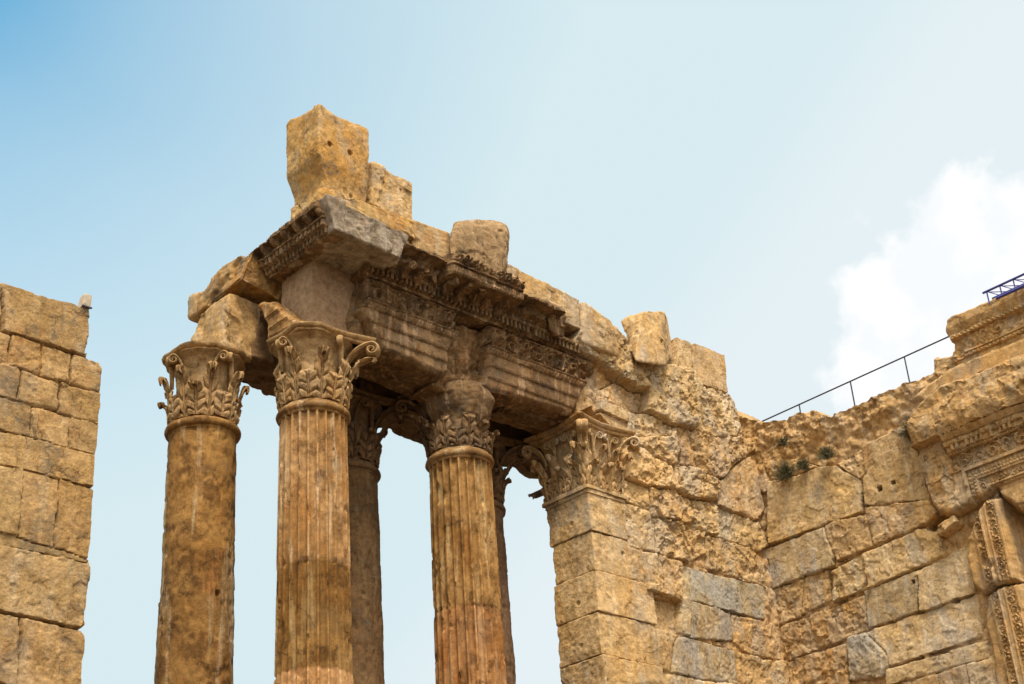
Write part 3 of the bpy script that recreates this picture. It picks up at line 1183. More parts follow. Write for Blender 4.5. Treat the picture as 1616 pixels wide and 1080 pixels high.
# --- architrave and frieze, two broken lengths
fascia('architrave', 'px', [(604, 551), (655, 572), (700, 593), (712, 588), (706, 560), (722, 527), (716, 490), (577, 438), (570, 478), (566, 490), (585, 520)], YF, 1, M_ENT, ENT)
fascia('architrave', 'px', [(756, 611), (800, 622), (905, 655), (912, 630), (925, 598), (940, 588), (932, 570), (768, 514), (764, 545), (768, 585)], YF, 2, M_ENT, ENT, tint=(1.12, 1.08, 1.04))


def rough_fill(name, p, axis, base, seed, mat, parent, o=-.25, amp=.16, thick=1.2, cell=.025, tint=(1, 1, 1), wamp=.04):
    lo, hi = p.min(0)-.05, p.max(0)+.05

    def hf(U, V, sd):
        P = np.stack([U, V, np.full_like(U, seed*3.7)], -1)
        h = o+amp*(fbm(P*1.4, 5, .55)+1.1*(ridged(P*1.5+3, 5)-.55))+.01*fbm(P*11, 3)
        h = h-.14*np.clip(1+sd/.12, 0, 1)**2
        return h, np.tile(np.array(tint, float), (len(U), 1))
    return relief(name, axis, base, (lo[0], hi[0], lo[1], hi[1]), cell, hf, sil(p, seed, wamp), thick, mat, parent)


# rough broken core above the second column
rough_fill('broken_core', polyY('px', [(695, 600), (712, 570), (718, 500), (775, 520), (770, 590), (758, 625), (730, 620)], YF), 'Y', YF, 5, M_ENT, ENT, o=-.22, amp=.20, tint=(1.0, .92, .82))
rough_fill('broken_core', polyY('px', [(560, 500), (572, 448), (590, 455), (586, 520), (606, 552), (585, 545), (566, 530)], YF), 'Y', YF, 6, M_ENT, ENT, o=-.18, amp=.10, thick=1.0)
# restored square pier carrying the corner slab
pv, pq = hexa(box8(19.70, 21.25, 26.58, 27.9, 19.95, 22.0), 40, 60, .006, .004, 2)
mesh_np('repair_pier', pv, pq, M_PIER, ENT, sharp=30)
# soffit panels with carved guilloche
for (x0, x1) in ((21.5, 23.7), (26.3, 28.2)):
    nx, ny = 120, 26
    xs, ys = np.linspace(x0, x1, nx), np.linspace(26.72, 27.28, ny)
    X, Y = np.meshgrid(xs, ys, indexing='ij')
    wv = (Y-26.72)/.56
    Z = 19.79-.06*scroll(X, wv, .5)-.02*fbm(np.stack([X.ravel(), Y.ravel(), X.ravel()*0], -1)*4, 3).reshape(X.shape)
    Z[:, 0] = Z[:, -1] = 19.86
    idx = np.arange(nx*ny).reshape(nx, ny)
    q = np.stack([idx[:-1, :-1], idx[:-1, 1:], idx[1:, 1:], idx[1:, :-1]], -1).reshape(-1, 4)
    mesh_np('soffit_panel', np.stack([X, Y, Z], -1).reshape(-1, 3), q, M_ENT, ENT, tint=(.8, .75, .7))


# --- cornice along the front: dentils, eggs, soffit, corona, sima
def cornice_h(seed, corona=True, sima=True, rough=.0, ymax=1.05):
    def fun(U, V, sd):
        P = np.stack([U, V, np.full_like(U, seed*5.0)], -1)
        n = fbm(P*1.7, 4)
        h = np.full_like(U, .16)
        d = (V >= 21.78) & (V < 21.97)
        du = (U/.155) % 1.0
        miss = fbm(np.stack([np.floor(U/.155)*.7, V*0, V*0+seed], -1), 2) > .55
        h[d] = np.where((du < .62) & ~miss, .31, .17)[d]
        m = (V >= 21.97) & (V < 22.10)
        h[m] = (.32+.06*eggs(U, (V-21.97)/.13, .14))[m]
        m = (V >= 22.10) & (V < 22.16)
        h[m] = .40
        cor = (V >= 22.16)
        ww = (V-22.16)/.26
        hc = ymax-.03+.035*tongues(U, ww, .095)*(ww > .12)
        if not corona:
            hc = ymax-.35+.25*fbm(P*2.2+3, 4)
        h[cor] = hc[cor]
        m = (V >= 22.42) & (V < 22.48)
        h[m] = ymax+.05
        ws = (V-22.48)/.30
        m = (V >= 22.48)
        hs = ymax+.02+.10*np.clip(ws, 0, 1)+.10*scroll(U, np.clip(ws, 0, 1), .30)
        if not sima:
            hs = ymax-.18+.16*fbm(P*2.0, 5, .6)-.3*(V-22.5)
        h[m] = hs[m]
        worn = sstep(.15, .5, fbm(P*1.1+5, 3))
        h = h-.06*worn*(V > 22.1)+.02*n-(.05+rough)*np.maximum(0, ridged(P*1.5, 4)-.5)*2*(V > 22.1)
        h = h-.22*np.clip(1+sd/.10, 0, 1)**2*(V > 22.1)
        tn = np.ones((len(U), 3))*(1+.08*n)[:, None]
        dk = sstep(.1, .5, fbm(P*1.3+2, 4))*(V > 22.2)
        tn = tn*(1-.35*dk)[:, None]
        return h, tn
    return fun


def cornice(name, pts, seed, mat, **kw):
    p = np.array(pts)
    lo, hi = p.min(0)-.05, p.max(0)+.05
    return relief(name, 'Y', YF, (lo[0], hi[0], lo[1], hi[1]), .018, cornice_h(seed, **kw), sil(p, seed, .045), 1.4, mat, ENT)


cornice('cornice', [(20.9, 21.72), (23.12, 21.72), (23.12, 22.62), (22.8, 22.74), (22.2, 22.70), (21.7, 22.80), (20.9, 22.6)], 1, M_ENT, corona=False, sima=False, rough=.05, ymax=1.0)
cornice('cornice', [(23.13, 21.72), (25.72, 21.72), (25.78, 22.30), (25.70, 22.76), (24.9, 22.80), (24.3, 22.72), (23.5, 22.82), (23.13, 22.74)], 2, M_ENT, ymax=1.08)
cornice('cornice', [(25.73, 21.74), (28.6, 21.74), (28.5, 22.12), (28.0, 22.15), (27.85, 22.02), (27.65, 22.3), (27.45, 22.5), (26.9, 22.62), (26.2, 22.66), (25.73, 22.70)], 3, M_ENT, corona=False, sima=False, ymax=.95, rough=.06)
# broken lump of cornice hanging at the end
pv, pq = hexa([onY(868, 525, 25.65), onY(888, 545, 25.65), onY(890, 535, 26.2), onY(868, 515, 26.2),
               onY(850, 470, 25.5), onY(895, 490, 25.5), onY(895, 490, 26.2), onY(860, 470, 26.2)], 28, 5, .10, .06, 9, 2)
mesh_np('cornice', pv, pq, M_ENT, ENT)


# modillion brackets under the corona
def bracket(x, broken, seed):
    rs = np.random.RandomState(seed)
    L = .62*(rs.uniform(.45, .8) if broken else rs.uniform(.9, 1.05))
    w = .085
    V, Q = hexa([(x-w, 25.90-L, 21.99), (x+w, 25.90-L, 21.99), (x+w*1.1, 25.95, 21.84), (x-w*1.1, 25.95, 21.84),
                 (x-w, 25.88-L, 22.16), (x+w, 25.88-L, 22.16), (x+w*1.1, 25.95, 22.22), (x-w*1.1, 25.95, 22.22)], 18, 4, .0, .05, seed, 2.2)
    t = (25.95-V[:, 1])/L
    V[:, 2] -= .05*np.sin(t*6.5)*(V[:, 2] < 22.1)
    V[:, 2] -= .05*np.exp(-((t-.9)/.14)**2)*(V[:, 2] < 22.1)
    V = V+.045*np.stack([fbm(V*6+seed, 3), fbm(V*6+seed+9, 3), fbm(V*6+seed+4, 3)], -1)
    mesh_np('bracket', V, Q, M_ENT, ENT, tint=np.array((1.0, .95, .9))*rs.uniform(.8, 1.05))


for i, x in enumerate(np.arange(21.55, 25.75, .47)):
    bracket(x, i in (0, 3, 7), 40+i)

# --- corner slab: soffit z 21.9, overhang to y 25.1, left flank carved
SL0, SL1 = 21.92, 22.86
pv, pq = hexa([(19.28, 25.10, SL0), (21.45, 25.12, SL0-.04), (21.5, 27.6, SL0), (19.35, 27.85, SL0),
               (19.2, 25.02, SL1-.04), (21.75, 25.10, SL1-.16), (21.75, 27.6, SL1), (19.2, 27.9, SL1-.06)], 56, 24, .03, .05, 12, 1.3)
pv2, pq2 = hexa([(19.27, 25.085, SL0), (19.6, 25.09, SL0), (19.6, 25.4, SL0), (19.29, 25.4, SL0),
                 (18.98, 25.01, SL1-.06), (19.6, 25.01, SL1+.0), (19.6, 25.4, SL1), (18.98, 25.4, SL1-.04)], 24, 20, .02, .02, 12, 1.3)
pv, pq, _ = join([(pv, pq), (pv2, pq2)])
mesh_np('corner_slab', pv, pq, M_GREY, ENT, sharp=50)


# carved flank of the slab, faces -X: dentils, eggs, brackets, corona
def flank_h(U, V, sd):
    P = np.stack([U, V, U*0+3.3], -1)
    n = fbm(P*1.8, 4)
    h = np.full_like(U, .0)
    z = V-SL0
    h = np.where((z > .03) & (z < .17), np.where(((U/.15) % 1) < .6, .10, -.02), h)
    h = np.where((z >= .17) & (z < .22), .13, h)
    h = np.where((z >= .22) & (z < .38), .14+.09*np.where(((U/.17) % 1) < .65, 1, 0), h)
    h = np.where((z >= .38) & (z < .43), .27, h)
    h = np.where((z >= .43) & (z < .66), .16+.26*(((U/.46) % 1) < .36)*sstep(.36, .6, z), h)
    h = np.where(z >= .66, .42+.03*tongues(U, (z-.66)/.3, .09)+.05*(z > .84), h)
    h = h+.025*n-.08*np.maximum(0, ridged(P*1.6, 4)-.55)*2
    h = h-.30*np.clip(1+sd/.09, 0, 1)**2*(z > .5)
    tn = np.ones((len(U), 3))*(1+.1*n)[:, None]
    return h, tn


fp = np.array([(25.30, SL0), (27.9, SL0-.02), (27.98, 22.2), (28.35, 22.45), (28.25, 22.64), (27.2, 22.74), (26.2, 22.80), (25.30, 22.80)])
relief('slab_flank', 'X', 19.32, (25.0, 28.2, 21.85, 23.0), .018, flank_h, sil(fp, 8, .03), .4, M_ENT, ENT)

# --- fragment of the return architrave above the left of the corner capital (faces -X)
p = polyX('z2', [(600, 385), (615, 372), (700, 330), (775, 290), (735, 262), (640, 180), (590, 178), (565, 205), (597, 240), (610, 300)], 19.28)


def frag_h(U, V, sd):
    P = np.stack([U, V, U*0+8.3], -1)
    zr = (V-p[:, 1].min())/(p[:, 1].max()-p[:, 1].min())
    h = .0+.05*(zr > .30)+.05*(zr > .55)+.04*beads(U, (zr-.26)/.05, .08)*((zr > .26) & (zr < .31))+.04*beads(U, (zr-.51)/.05, .08)*((zr > .51) & (zr < .56))
    h = h+.03*fbm(P*2, 4)-.14*np.clip(1+sd/.10, 0, 1)**2
    return h, np.tile(np.array((1.12, 1.1, 1.05)), (len(U), 1))


relief('architrave_fragment', 'X', 19.28, (p[:, 0].min()-.05, p[:, 0].max()+.05, p[:, 1].min()-.05, p[:, 1].max()+.05), .018, frag_h, sil(p, 4, .03), 1.0, M_COL, ENT)

# hidden backing of the entablature: rough core so that light does not pass over the beams
pv, pq = hexa(box8(21.2, 29.6, 26.75, 27.75, 19.86, 22.5), 40, 30, .04, .05, 3)
mesh_np('core_masonry', pv, pq, M_ENT, ENT, tint=(.8, .75, .7))
# ceiling slab bridging to the outer row
pv, pq = hexa(box8(20.6, 36.4, 27.7, 29.2, 21.1, 21.7), 40, 30, .05, .05, 6)
mesh_np('ceiling_slab', pv, pq, M_DARK, ENT)

# ------------------------------------------------------------------ outer row entablature
OUT = thing('outer_entablature', 'rough broken beam and blocks lying on the unfluted outer columns', 'entablature', (22, 29.3, 19.85))
for k, (x0, x1) in enumerate(((19.25, 22.7), (22.72, 26.95), (26.97, 36.4))):
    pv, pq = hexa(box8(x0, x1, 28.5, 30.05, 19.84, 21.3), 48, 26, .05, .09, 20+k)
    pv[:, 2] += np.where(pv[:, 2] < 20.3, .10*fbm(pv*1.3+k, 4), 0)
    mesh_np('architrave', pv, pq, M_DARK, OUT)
# lit rough end face (faces -X) and the overhanging cornice lump above it
e = [onX(300, 545, 18.2), onX(357, 572, 18.35), onX(355, 482, 18.35), onX(322, 487, 18.2)]
pv, pq = hexa([(18.38, 28.45, 19.82), (19.4, 28.55, 19.82), (19.4, 30.1, 19.84), (18.28, 30.25, 19.86),
               (18.5, 28.45, 21.5), (19.6, 28.55, 21.5), (19.6, 30.1, 21.5), (18.5, 29.95, 21.4)], 56, 22, .045, .06, 31, .9)
mesh_np('broken_end', pv, pq, M_WALL, OUT, tint=(.9, .88, .85))
pv, pq = hexa([(18.45, 28.0, 21.62), (20.3, 28.2, 21.45), (20.3, 30.2, 21.35), (18.45, 30.1, 21.42),
               (18.75, 27.85, 22.66), (20.2, 28.0, 22.75), (20.2, 30.2, 22.7), (18.7, 29.7, 22.66)], 56, 13, .08, .12, 33, .9)
mesh_np('cornice', pv, pq, M_GOLD, OUT, tint=(.75, .72, .72))
pv, pq = hexa(box8(18.45, 19.2, 29.75, 30.35, 21.45, 22.2), 24, 7, .06, .06, 34, 1.0)
mesh_np('cornice', pv, pq, M_WALL, OUT, tint=(.9, .88, .85))
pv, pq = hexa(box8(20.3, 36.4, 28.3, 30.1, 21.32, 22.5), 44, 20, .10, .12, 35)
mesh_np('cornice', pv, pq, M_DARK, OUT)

# ------------------------------------------------------------------ loose blocks standing on the entablature
FR = 25.75         # front plane of the parapet stones


def stack(name, label, cat, front, Yf, depth, mat, seed, top_in=0.0, **kw):
    """block whose front face has pixel corners bl, br, tr, tl on plane Yf"""
    bl, br, tr, tl = [onY(x, y, Yf) for x, y in front]
    dv = np.array([0, depth, 0])
    holes = [(onY(x, y, Yf), r, d) for x, y, r, d in kw.pop('holes', [])]
    v, q = hexa([bl, br, br+dv, bl+dv, tl, tr, tr+dv*(1-top_in), tl+dv*(1-top_in)], kw.pop('n', 44), kw.pop('k', 12), kw.pop('amp', .05), kw.pop('chip', .08), seed, kw.pop('freq', 1.2), holes)
    if 'fun' in kw:
        v = kw['fun'](v)
    o = mesh_np(name, v, q, mat, None, sharp=50, tint=kw.get('tint'))
    return tag(o, label, cat, kw.get('group'))


def corner_fun(v):
    # flared left flank: narrow foot, wide shoulder, raised peak near the front edge
    z0_, z1_ = v[:, 2].min(), v[:, 2].max()
    t = (v[:, 2]-z0_)/(z1_-z0_)
    left = np.clip((20.2-v[:, 0])/.9, 0, 1)
    v[:, 0] += left*.28*(1-sstep(.12, .48, t))
    front = np.clip((26.3-v[:, 1])/.6, 0, 1)
    v[:, 1] += front*.18*(1-sstep(.05, .4, t))
    pk = np.exp(-((v[:, 0]-19.35)/.28)**2-((v[:, 1]-25.9)/.4)**2)
    v[:, 2] += pk*.14*sstep(.6, 1, t)
    v[:, 2] += np.clip((20.0-v[:, 0])/.9, 0, 1)*np.clip((v[:, 1]-25.8)/1.2, 0, 1)*.42*sstep(.5, 1, t)
    return v


stack('stone_block', 'tall golden block with two peg holes on the corner slab, highest stone of the ruin', 'stone block',
      [(503, 294), (584, 322), (584, 203), (503, 168)], 25.75, 1.45, M_GOLD, 51, n=96, k=30, amp=.022, chip=.015, fun=corner_fun,
      holes=[(521, 227, .085, .14), (553, 241, .09, .16), (560, 305, .07, .10)], group='loose blocks on the entablature')
stack('stone_block', 'pale square block with two peg holes beside the tall golden corner block', 'stone block',
      [(586, 322), (653, 352), (652, 288), (588, 252)], 25.85, 1.1, M_WALL, 52, n=72, k=18, amp=.04, chip=.05,
      holes=[(608, 287, .08, .13), (635, 298, .08, .13)], group='loose blocks on the entablature')
stack('stone_block', 'low flat base stone under the tall golden corner block', 'stone block',
      [(504, 316), (660, 380), (655, 345), (506, 294)], 25.5, 1.3, M_GOLD, 53, n=44, k=16, amp=.05, chip=.05, group='loose blocks on the entablature')
stack('stone_block', 'low brown slab between the pale holed block and the rounded boulder', 'stone block',
      [(650, 390), (712, 412), (712, 368), (650, 345)], 25.7, 1.2, M_WALL, 54, n=36, k=20, amp=.03, chip=.05, tint=(.8, .76, .7), group='loose blocks on the entablature')


def boulder_fun(v):
    return v


_bf = [onY(706, 408, 25.35), onY(790, 425, 25.35), onY(803, 375, 25.4), onY(712, 372, 25.5)]
v, q = hexa([onY(706, 432, 25.35), onY(796, 452, 25.35), onY(800, 440, 26.3), onY(716, 420, 26.3),
             onY(706, 346, 25.5), onY(812, 350, 25.5), onY(800, 352, 26.3), onY(722, 340, 26.3)], 64, 3.8, .05, .04, 55, 1.2,
            [(onY(779, 352, 25.45), .06, .08)])
tag(mesh_np('stone_block', v, q, M_GREY, None, tint=(1.0, .82, .58)), 'rounded brown boulder with grey lichen on the cornice above the broken capital', 'stone block', 'loose blocks on the entablature')
stack('stone_block', 'long smooth parapet stone to the right of the rounded boulder', 'stone block',
      [(795, 470), (918, 520), (916, 472), (800, 414)], 25.75, 1.2, M_WALL, 56, n=56, k=24, amp=.03, chip=.02, tint=(.95, .93, .9), group='loose blocks on the entablature')
stack('stone_block', 'short parapet stone with a sloping shoulder left of the upright rough block', 'stone block',
      [(916, 540), (982, 565), (968, 505), (920, 472)], 25.75, 1.2, M_WALL, 57, n=40, k=12, amp=.03, chip=.03, group='loose blocks on the entablature')
v, q = hexa([onY(1000, 572, 25.45), onY(1052, 580, 25.45), onY(1066, 560, 26.5), onY(990, 545, 26.3),
             onY(1014, 486, 25.6), onY(1050, 492, 25.6), onY(1052, 500, 26.5), onY(976, 506, 26.5)], 60, 12, .04, .035, 58, .9,
            [(onY(1045, 538, 25.5), .07, .08)])
tag(mesh_np('stone_block', v, q, M_WALL, None), 'upright rough block with a slanting facet on top of the anta wall', 'stone block', 'loose blocks on the entablature')

# ------------------------------------------------------------------ anta wall with pilaster
ANT = thing('anta_wall', 'rough stone wall with square carved pilaster joining the colonnade to the door wall', 'wall', (33, 27, 0))
GREY = (.85, .97, 1.20)
B = []


def ab(view, pts, **kw):
    B.append(dict(p=polyY(view, pts, YF), **kw))


ab('z5', [(180, 408), (260, 402), (380, 440), (480, 550), (578, 612), (580, 785), (530, 780), (440, 735), (345, 635), (165, 550)], o=.42, r=.09, f=.6, j=.22)
ab('z5', [(770, 478), (850, 520), (850, 685), (750, 640)], o=.15, r=.015, j=.03)
ab('z5', [(853, 522), (900, 545), (1030, 592), (1045, 720), (1085, 800), (1000, 775), (880, 735), (853, 688)], o=.15, r=.02, j=.04)
ab('z5', [(590, 645), (680, 652), (780, 652), (845, 690), (885, 780), (865, 900), (868, 1005), (760, 985), (592, 905)], o=.34, r=.08, f=.3, j=.2)
ab('z5', [(893, 752), (1000, 785), (1088, 812), (1118, 905), (1140, 1080), (1000, 1080), (880, 1010), (875, 900)], o=.12, r=.10, f=.35, j=.12)
ab('z5', [(345, 840), (490, 900), (490, 960), (345, 895)], o=.10, r=.02, j=.03)
ab('z5', [(345, 905), (495, 965), (500, 1020), (350, 960)], o=.05, r=.02, j=.03)
ab('z5', [(430, 745), (535, 795), (580, 800), (582, 905), (500, 890), (430, 860), (345, 825), (350, 790)], o=.04, r=.07, f=.6)
ab('z5', [(592, 915), (740, 995), (765, 1078), (500, 1080), (500, 910)], o=.12, r=.10, f=.6, j=.14)
ab('z5', [(765, 990), (815, 1000), (835, 1078), (775, 1078)], o=.15, r=.05, j=.1)
ab('z6', [(330, 10), (565, 0), (585, 60), (585, 140), (550, 150), (430, 78), (345, 60)], o=.20, r=.09, f=.7, j=.16)
ab('z6', [(345, 65), (430, 82), (550, 165), (560, 245), (460, 240), (365, 205)], o=.22, r=.08, f=.6, j=.16)
ab('z6', [(572, 0), (622, 0), (640, 60), (645, 150), (603, 140), (592, 60)], o=.16, r=.06, j=.12)
ab('z6', [(632, 0), (850, 0), (935, 60), (850, 130), (780, 200), (655, 150), (645, 40)], o=.08, r=.10, f=.4)
ab('z6', [(568, 155), (650, 160), (760, 230), (750, 288), (642, 285), (570, 250)], o=.20, r=.09, f=.7, j=.12)
ab('z6', [(340, 215), (455, 245), (465, 330), (370, 300)], o=.06, r=.05)
ab('z6', [(350, 305), (470, 343), (493, 430), (488, 512), (390, 487), (360, 400)], o=.06, r=.05, f=.4)
ab('z6', [(467, 248), (560, 258), (643, 302), (653, 398), (482, 362)], o=.10, r=.10, f=.7)
ab('z6', [(648, 298), (752, 322), (757, 438), (692, 428), (658, 400)], o=.05, r=.08, f=.6)
ab('z6', [(483, 372), (650, 405), (698, 442), (705, 518), (640, 556), (500, 522)], o=.07, r=.11, f=.8)
ab('z6', [(765, 232), (855, 135), (960, 90), (975, 300), (930, 378), (765, 318)], o=.02, r=.04)
ab('z6', [(762, 330), (940, 388), (985, 480), (942, 508), (765, 440)], o=.0, r=.06, f=.5)
ab('z6', [(713, 448), (900, 502), (960, 560), (972, 662), (722, 583)], o=.02, r=.07, f=.6)
ab('z6', [(385, 490), (438, 522), (450, 648), (380, 620)], o=.02, r=.05)
ab('z6', [(442, 522), (498, 532), (508, 688), (462, 678), (452, 600)], o=.10, r=.05, j=.14)
ab('z6', [(507, 538), (600, 568), (613, 640), (598, 722), (513, 690)], o=.10, r=.06, j=.14, f=.6)
ab('z6', [(465, 712), (600, 737), (608, 868), (470, 820)], o=-.16, r=.03, j=.04)
ab('z6', [(612, 578), (643, 590), (650, 868), (607, 858)], o=.0, r=.04)
ab('z6', [(648, 592), (950, 672), (958, 800), (750, 742), (652, 714)], o=.01, r=.025, t=GREY, j=.04)
ab('z6', [(652, 727), (750, 752), (820, 782), (838, 888), (652, 878)], o=.01, r=.035, t=GREY)
ab('z6', [(828, 787), (960, 812), (1020, 850), (1030, 970), (900, 948), (842, 900)], o=.02, r=.05, f=.5, t=(1, .92, .85))
ab('z6', [(470, 830), (600, 872), (570, 1028), (470, 1000)], o=.0, r=.03)
ab('z6', [(573, 878), (660, 892), (840, 942), (858, 1075), (573, 1030)], o=.0, r=.03, t=GREY)
ab('z6', [(862, 952), (1060, 987), (1070, 1080), (872, 1080)], o=.0, r=.05)
ab('z6', [(470, 1005), (700, 1068), (870, 1090), (870, 1200), (480, 1200)], o=.0, r=.04)
lowz = min(b['p'][:, 1].min() for b in B)
B += courses(29.9, 37.0, 7.5, 11.9, 1.0, 1.5, 1.2, 2.6, np.random.RandomState(4), r=.04)
AS = np.array([tuple(onY(x, y, YF)[[0, 2]]) for x, y in [(893, 560), (900, 520), (920, 510), (960, 515), (985, 548), (1010, 566), (1062, 580), (1063, 533), (1137, 564), (1145, 620), (1160, 648), (1168, 690)]]
              + [(36.9, 21.5), (36.9, 7.5), (29.9, 7.5), (29.9, 19.0)] + [tuple(onY(x, y, YF)[[0, 2]]) for x, y in [(960, 670), (935, 640), (912, 650), (920, 600)]])
relief('masonry', 'Y', YF, (28.0, 36.9, 7.5, 24.3), .024, wall_h(B, 1), sil(AS, 2, .05), 1.5, M_WALL, ANT)
v, q = hexa(box8(30.0, 36.9, YF+.05, YF+1.5, 0, 7.6), 30, 60, .02, .03, 3)
mesh_np('footing_masonry', v, q, M_WALL, ANT)

# pilaster: stacked squared stones
zs_ = [17.78] + [onY(x, y, YF)[2] for x, y in ((931, 836), (939, 899), (944, 964), (950, 1032), (956, 1100))]
zs_ += [zs_[-1]-1.35*k for k in range(1, 8)]
rts = [30.15, 30.75, 31.0, 30.9, 31.0, 30.9]+[30.6]*10
parts = []
rs = np.random.RandomState(5)
for i in range(len(zs_)-1):
    z1, z0 = zs_[i], max(0, zs_[i+1])
    if z1 <= 0:
        break
    o = rs.normal()*.012
    dl = [0, .10, .02, .02, .0, .05][i % 6]
    ins = -.08 if i == 3 else 0
    pv, pq = hexa(box8(28.68+o-ins*0, rts[i], YF-.03+o-ins*.6, 27.82-dl, z0+.004, z1-.004), 64, 60, .010, .018, 60+i, 1.2,
                  [((29.9, YF, (z0+z1)/2+.15), .06, .1)] if i == 1 else [((28.68, 26.9, z0+.4), .08, .05)])
    m_ = (pv[:, 1] > 27.4) & (pv[:, 0] < 29.2)
    pv[m_, 1] -= .10*np.clip(ridged(pv[m_]*1.6, 4)-.35, 0, 1)
    parts.append((pv, pq, np.array((1.05, 1.03, .98))*(1+rs.normal()*.05)))
v, q, t_ = join(parts)
PIL = mesh_np('pilaster', v, q, M_WALL, ANT, tint=t_)
# moulding at the neck of the pilaster
v, q = hexa(box8(28.60, 30.22, YF-.10, 27.9, 17.74, 17.86), 30, 40, .008, .02, 70)
v2, q2 = hexa(box8(28.64, 30.2, YF-.06, 27.86, 17.62, 17.745), 30, 40, .008, .02, 71)
v, q, _ = join([(v, q), (v2, q2)])
mesh_np('neck_moulding', v, q, M_WALL, PIL)

# anta capital: square bell with leaves on its two open faces
ac = (29.45, 27.0)
hx, hy, z0, H = .75, .80, 17.86, 1.99
levels = [(0, .0), (.10, .0), (.5, .0), (.68, .04), (.82, .14), (.90, .22)]
V, nr = [], 40


def sq_ring(ex, z, n=nr):
    pts = []
    hx_, hy_ = hx+ex, hy+ex
    for k in range(n):
        t = k/n
        pts.append((ac[0]-hx_+2*hx_*t, ac[1]-hy_, z))
    for k in range(n):
        pts.append((ac[0]+hx_, ac[1]-hy_+2*hy_*k/n, z))
    for k in range(n):
        pts.append((ac[0]+hx_-2*hx_*k/n, ac[1]+hy_, z))
    for k in range(n):
        pts.append((ac[0]-hx_, ac[1]+hy_-2*hy_*k/n, z))
    return pts


zz = np.linspace(0, .9, 40)
for t in zz:
    ex = np.interp(t, [a for a, b in levels], [b for a, b in levels])
    V += sq_ring(ex-.13, z0+t*H)
V = np.array(V)
k = nr*4
idx = np.arange(len(zz)*k).reshape(len(zz), k)
A_, B_ = idx, np.roll(idx, -1, 1)
Q = np.stack([A_[:-1], B_[:-1], B_[1:], A_[1:]], -1).reshape(-1, 4)
V += .02*np.stack([fbm(V*3, 4), fbm(V*3+7, 4), V[:, 0]*0], -1)
CAP = mesh_np('capital', V, Q, M_WALL, PIL, tint=(.95, .9, .84))
rs = np.random.RandomState(9)
faces_ = [((0, -1), [(-.75, 0), (-.25, 0), (.25, 0), (.75, 0)]), ((-1, 0), [(-.75, 0), (-.25, 0), (.25, 0), (.75, 0)])]
for (nx_, ny_) in ((0, -1), (-1, 0), (1, 0)):
    th = math.atan2(ny_, nx_)
    hw = hx if nx_ == 0 else hy
    ho = hy if nx_ == 0 else hx
    for row, hh in ((0, .40*H), (1, .66*H)):
        offs = [-.66, 0, .66] if row == 0 else [-.98, -.33, .33, .98]
        for s_ in offs:
            tx, ty = -ny_, nx_
            th2 = th
            if abs(s_) > .9:
                if nx_ == 1 or (nx_ == -1 and s_ > 0 and False):
                    continue
                th2 = th
            lv, lq = leaf_np(hh, .205 if row == 0 else .175, rs.uniform(1.1, 1.5), rs.randint(999), .012, 0 if rs.rand() < .75 else .2)
            pos = (ac[0]+nx_*(ho-.06)+tx*s_*hw, ac[1]+ny_*(ho-.06)+ty*s_*hw, z0)
            mesh_np('leaf', place(lv, pos, th2, .03+.05*row), lq, M_WALL, CAP, sharp=60, tint=np.array((1.0, .95, .88))*rs.uniform(.92, 1.08))
    for s_ in (-.42, .42):
        for sg in (-1, 1):
            sv, sq = volute_np(.22, .30*H, .10, 1.5, .028)
            tx, ty = -ny_, nx_
            pos = (ac[0]+nx_*(ho-.02)+tx*s_*hw, ac[1]+ny_*(ho-.02)+ty*s_*hw, z0+.56*H)
            mesh_np('helix', place(sv, pos, th+sg*1.15), sq, M_WALL, CAP, sharp=60)
for th in (-3*A45, A135, -A45):
    dx, dy = math.copysign(1, math.cos(th)), math.copysign(1, math.sin(th))
    lv, lq = leaf_np(.62*H, .19, 1.3, 91, .02)
    pos = (ac[0]+dx*(hx-.05), ac[1]+dy*(hy-.05), z0)
    mesh_np('leaf', place(lv, pos, th, .05), lq, M_WALL, CAP, sharp=60, tint=(1.02, .97, .9))
    for sg in (-1, 1):
        vv, vq = volute_np(.55, .34*H, .15, 1.6, .045)
        vv[:, 1] += sg*.07
        pos = (ac[0]+dx*(hx-.06), ac[1]+dy*(hy-.06), z0+.53*H)
        mesh_np('volute', place(vv, pos, th), vq, M_WALL, CAP, sharp=60)


def rf_anta(TH, Z, R):
    a = (TH+math.pi/4) % (math.pi/2)-math.pi/4
    x = np.abs(np.tan(a))
    side = 1.20*(1-.15*(1-x**2))/np.cos(a)
    return R*np.minimum(side, 1.62)


za, zb = z0+.89*H, z0+H
pr = [(.75, za), (.88, za+.01), (.92, za+.25*(zb-za)), (.89, za+.42*(zb-za)), (.96, za+.55*(zb-za)), (1.0, za+.8*(zb-za)), (1.0, zb), (.3, zb)]
v, q = lathe(ac[0], ac[1], pr, 200, .014, 8, rf_anta)
mesh_np('abacus', v, q, M_WALL, CAP, sharp=45, tint=(.95, .88, .8))
# console end jutting at the far side of the pilaster capital
v, q = hexa([onX(842, 790, 29.3), onX(880, 775, 29.3), onX(880, 775, 29.9), onX(842, 790, 29.9),
             onX(830, 782, 29.3), onX(875, 762, 29.3), onX(875, 762, 29.9), onX(830, 782, 29.9)], 16, 10, .04, .06, 77)
mesh_np('console', v, q, M_ENT, ANT)

# ------------------------------------------------------------------ door wall
DW = thing('door_wall', 'massive cella wall with carved doorway surround on the right and rubble top', 'wall', (XW, 20, 0))
B = []


def db(view, pts, **kw):
    B.append(dict(p=polyX(view, pts, XW), **kw))


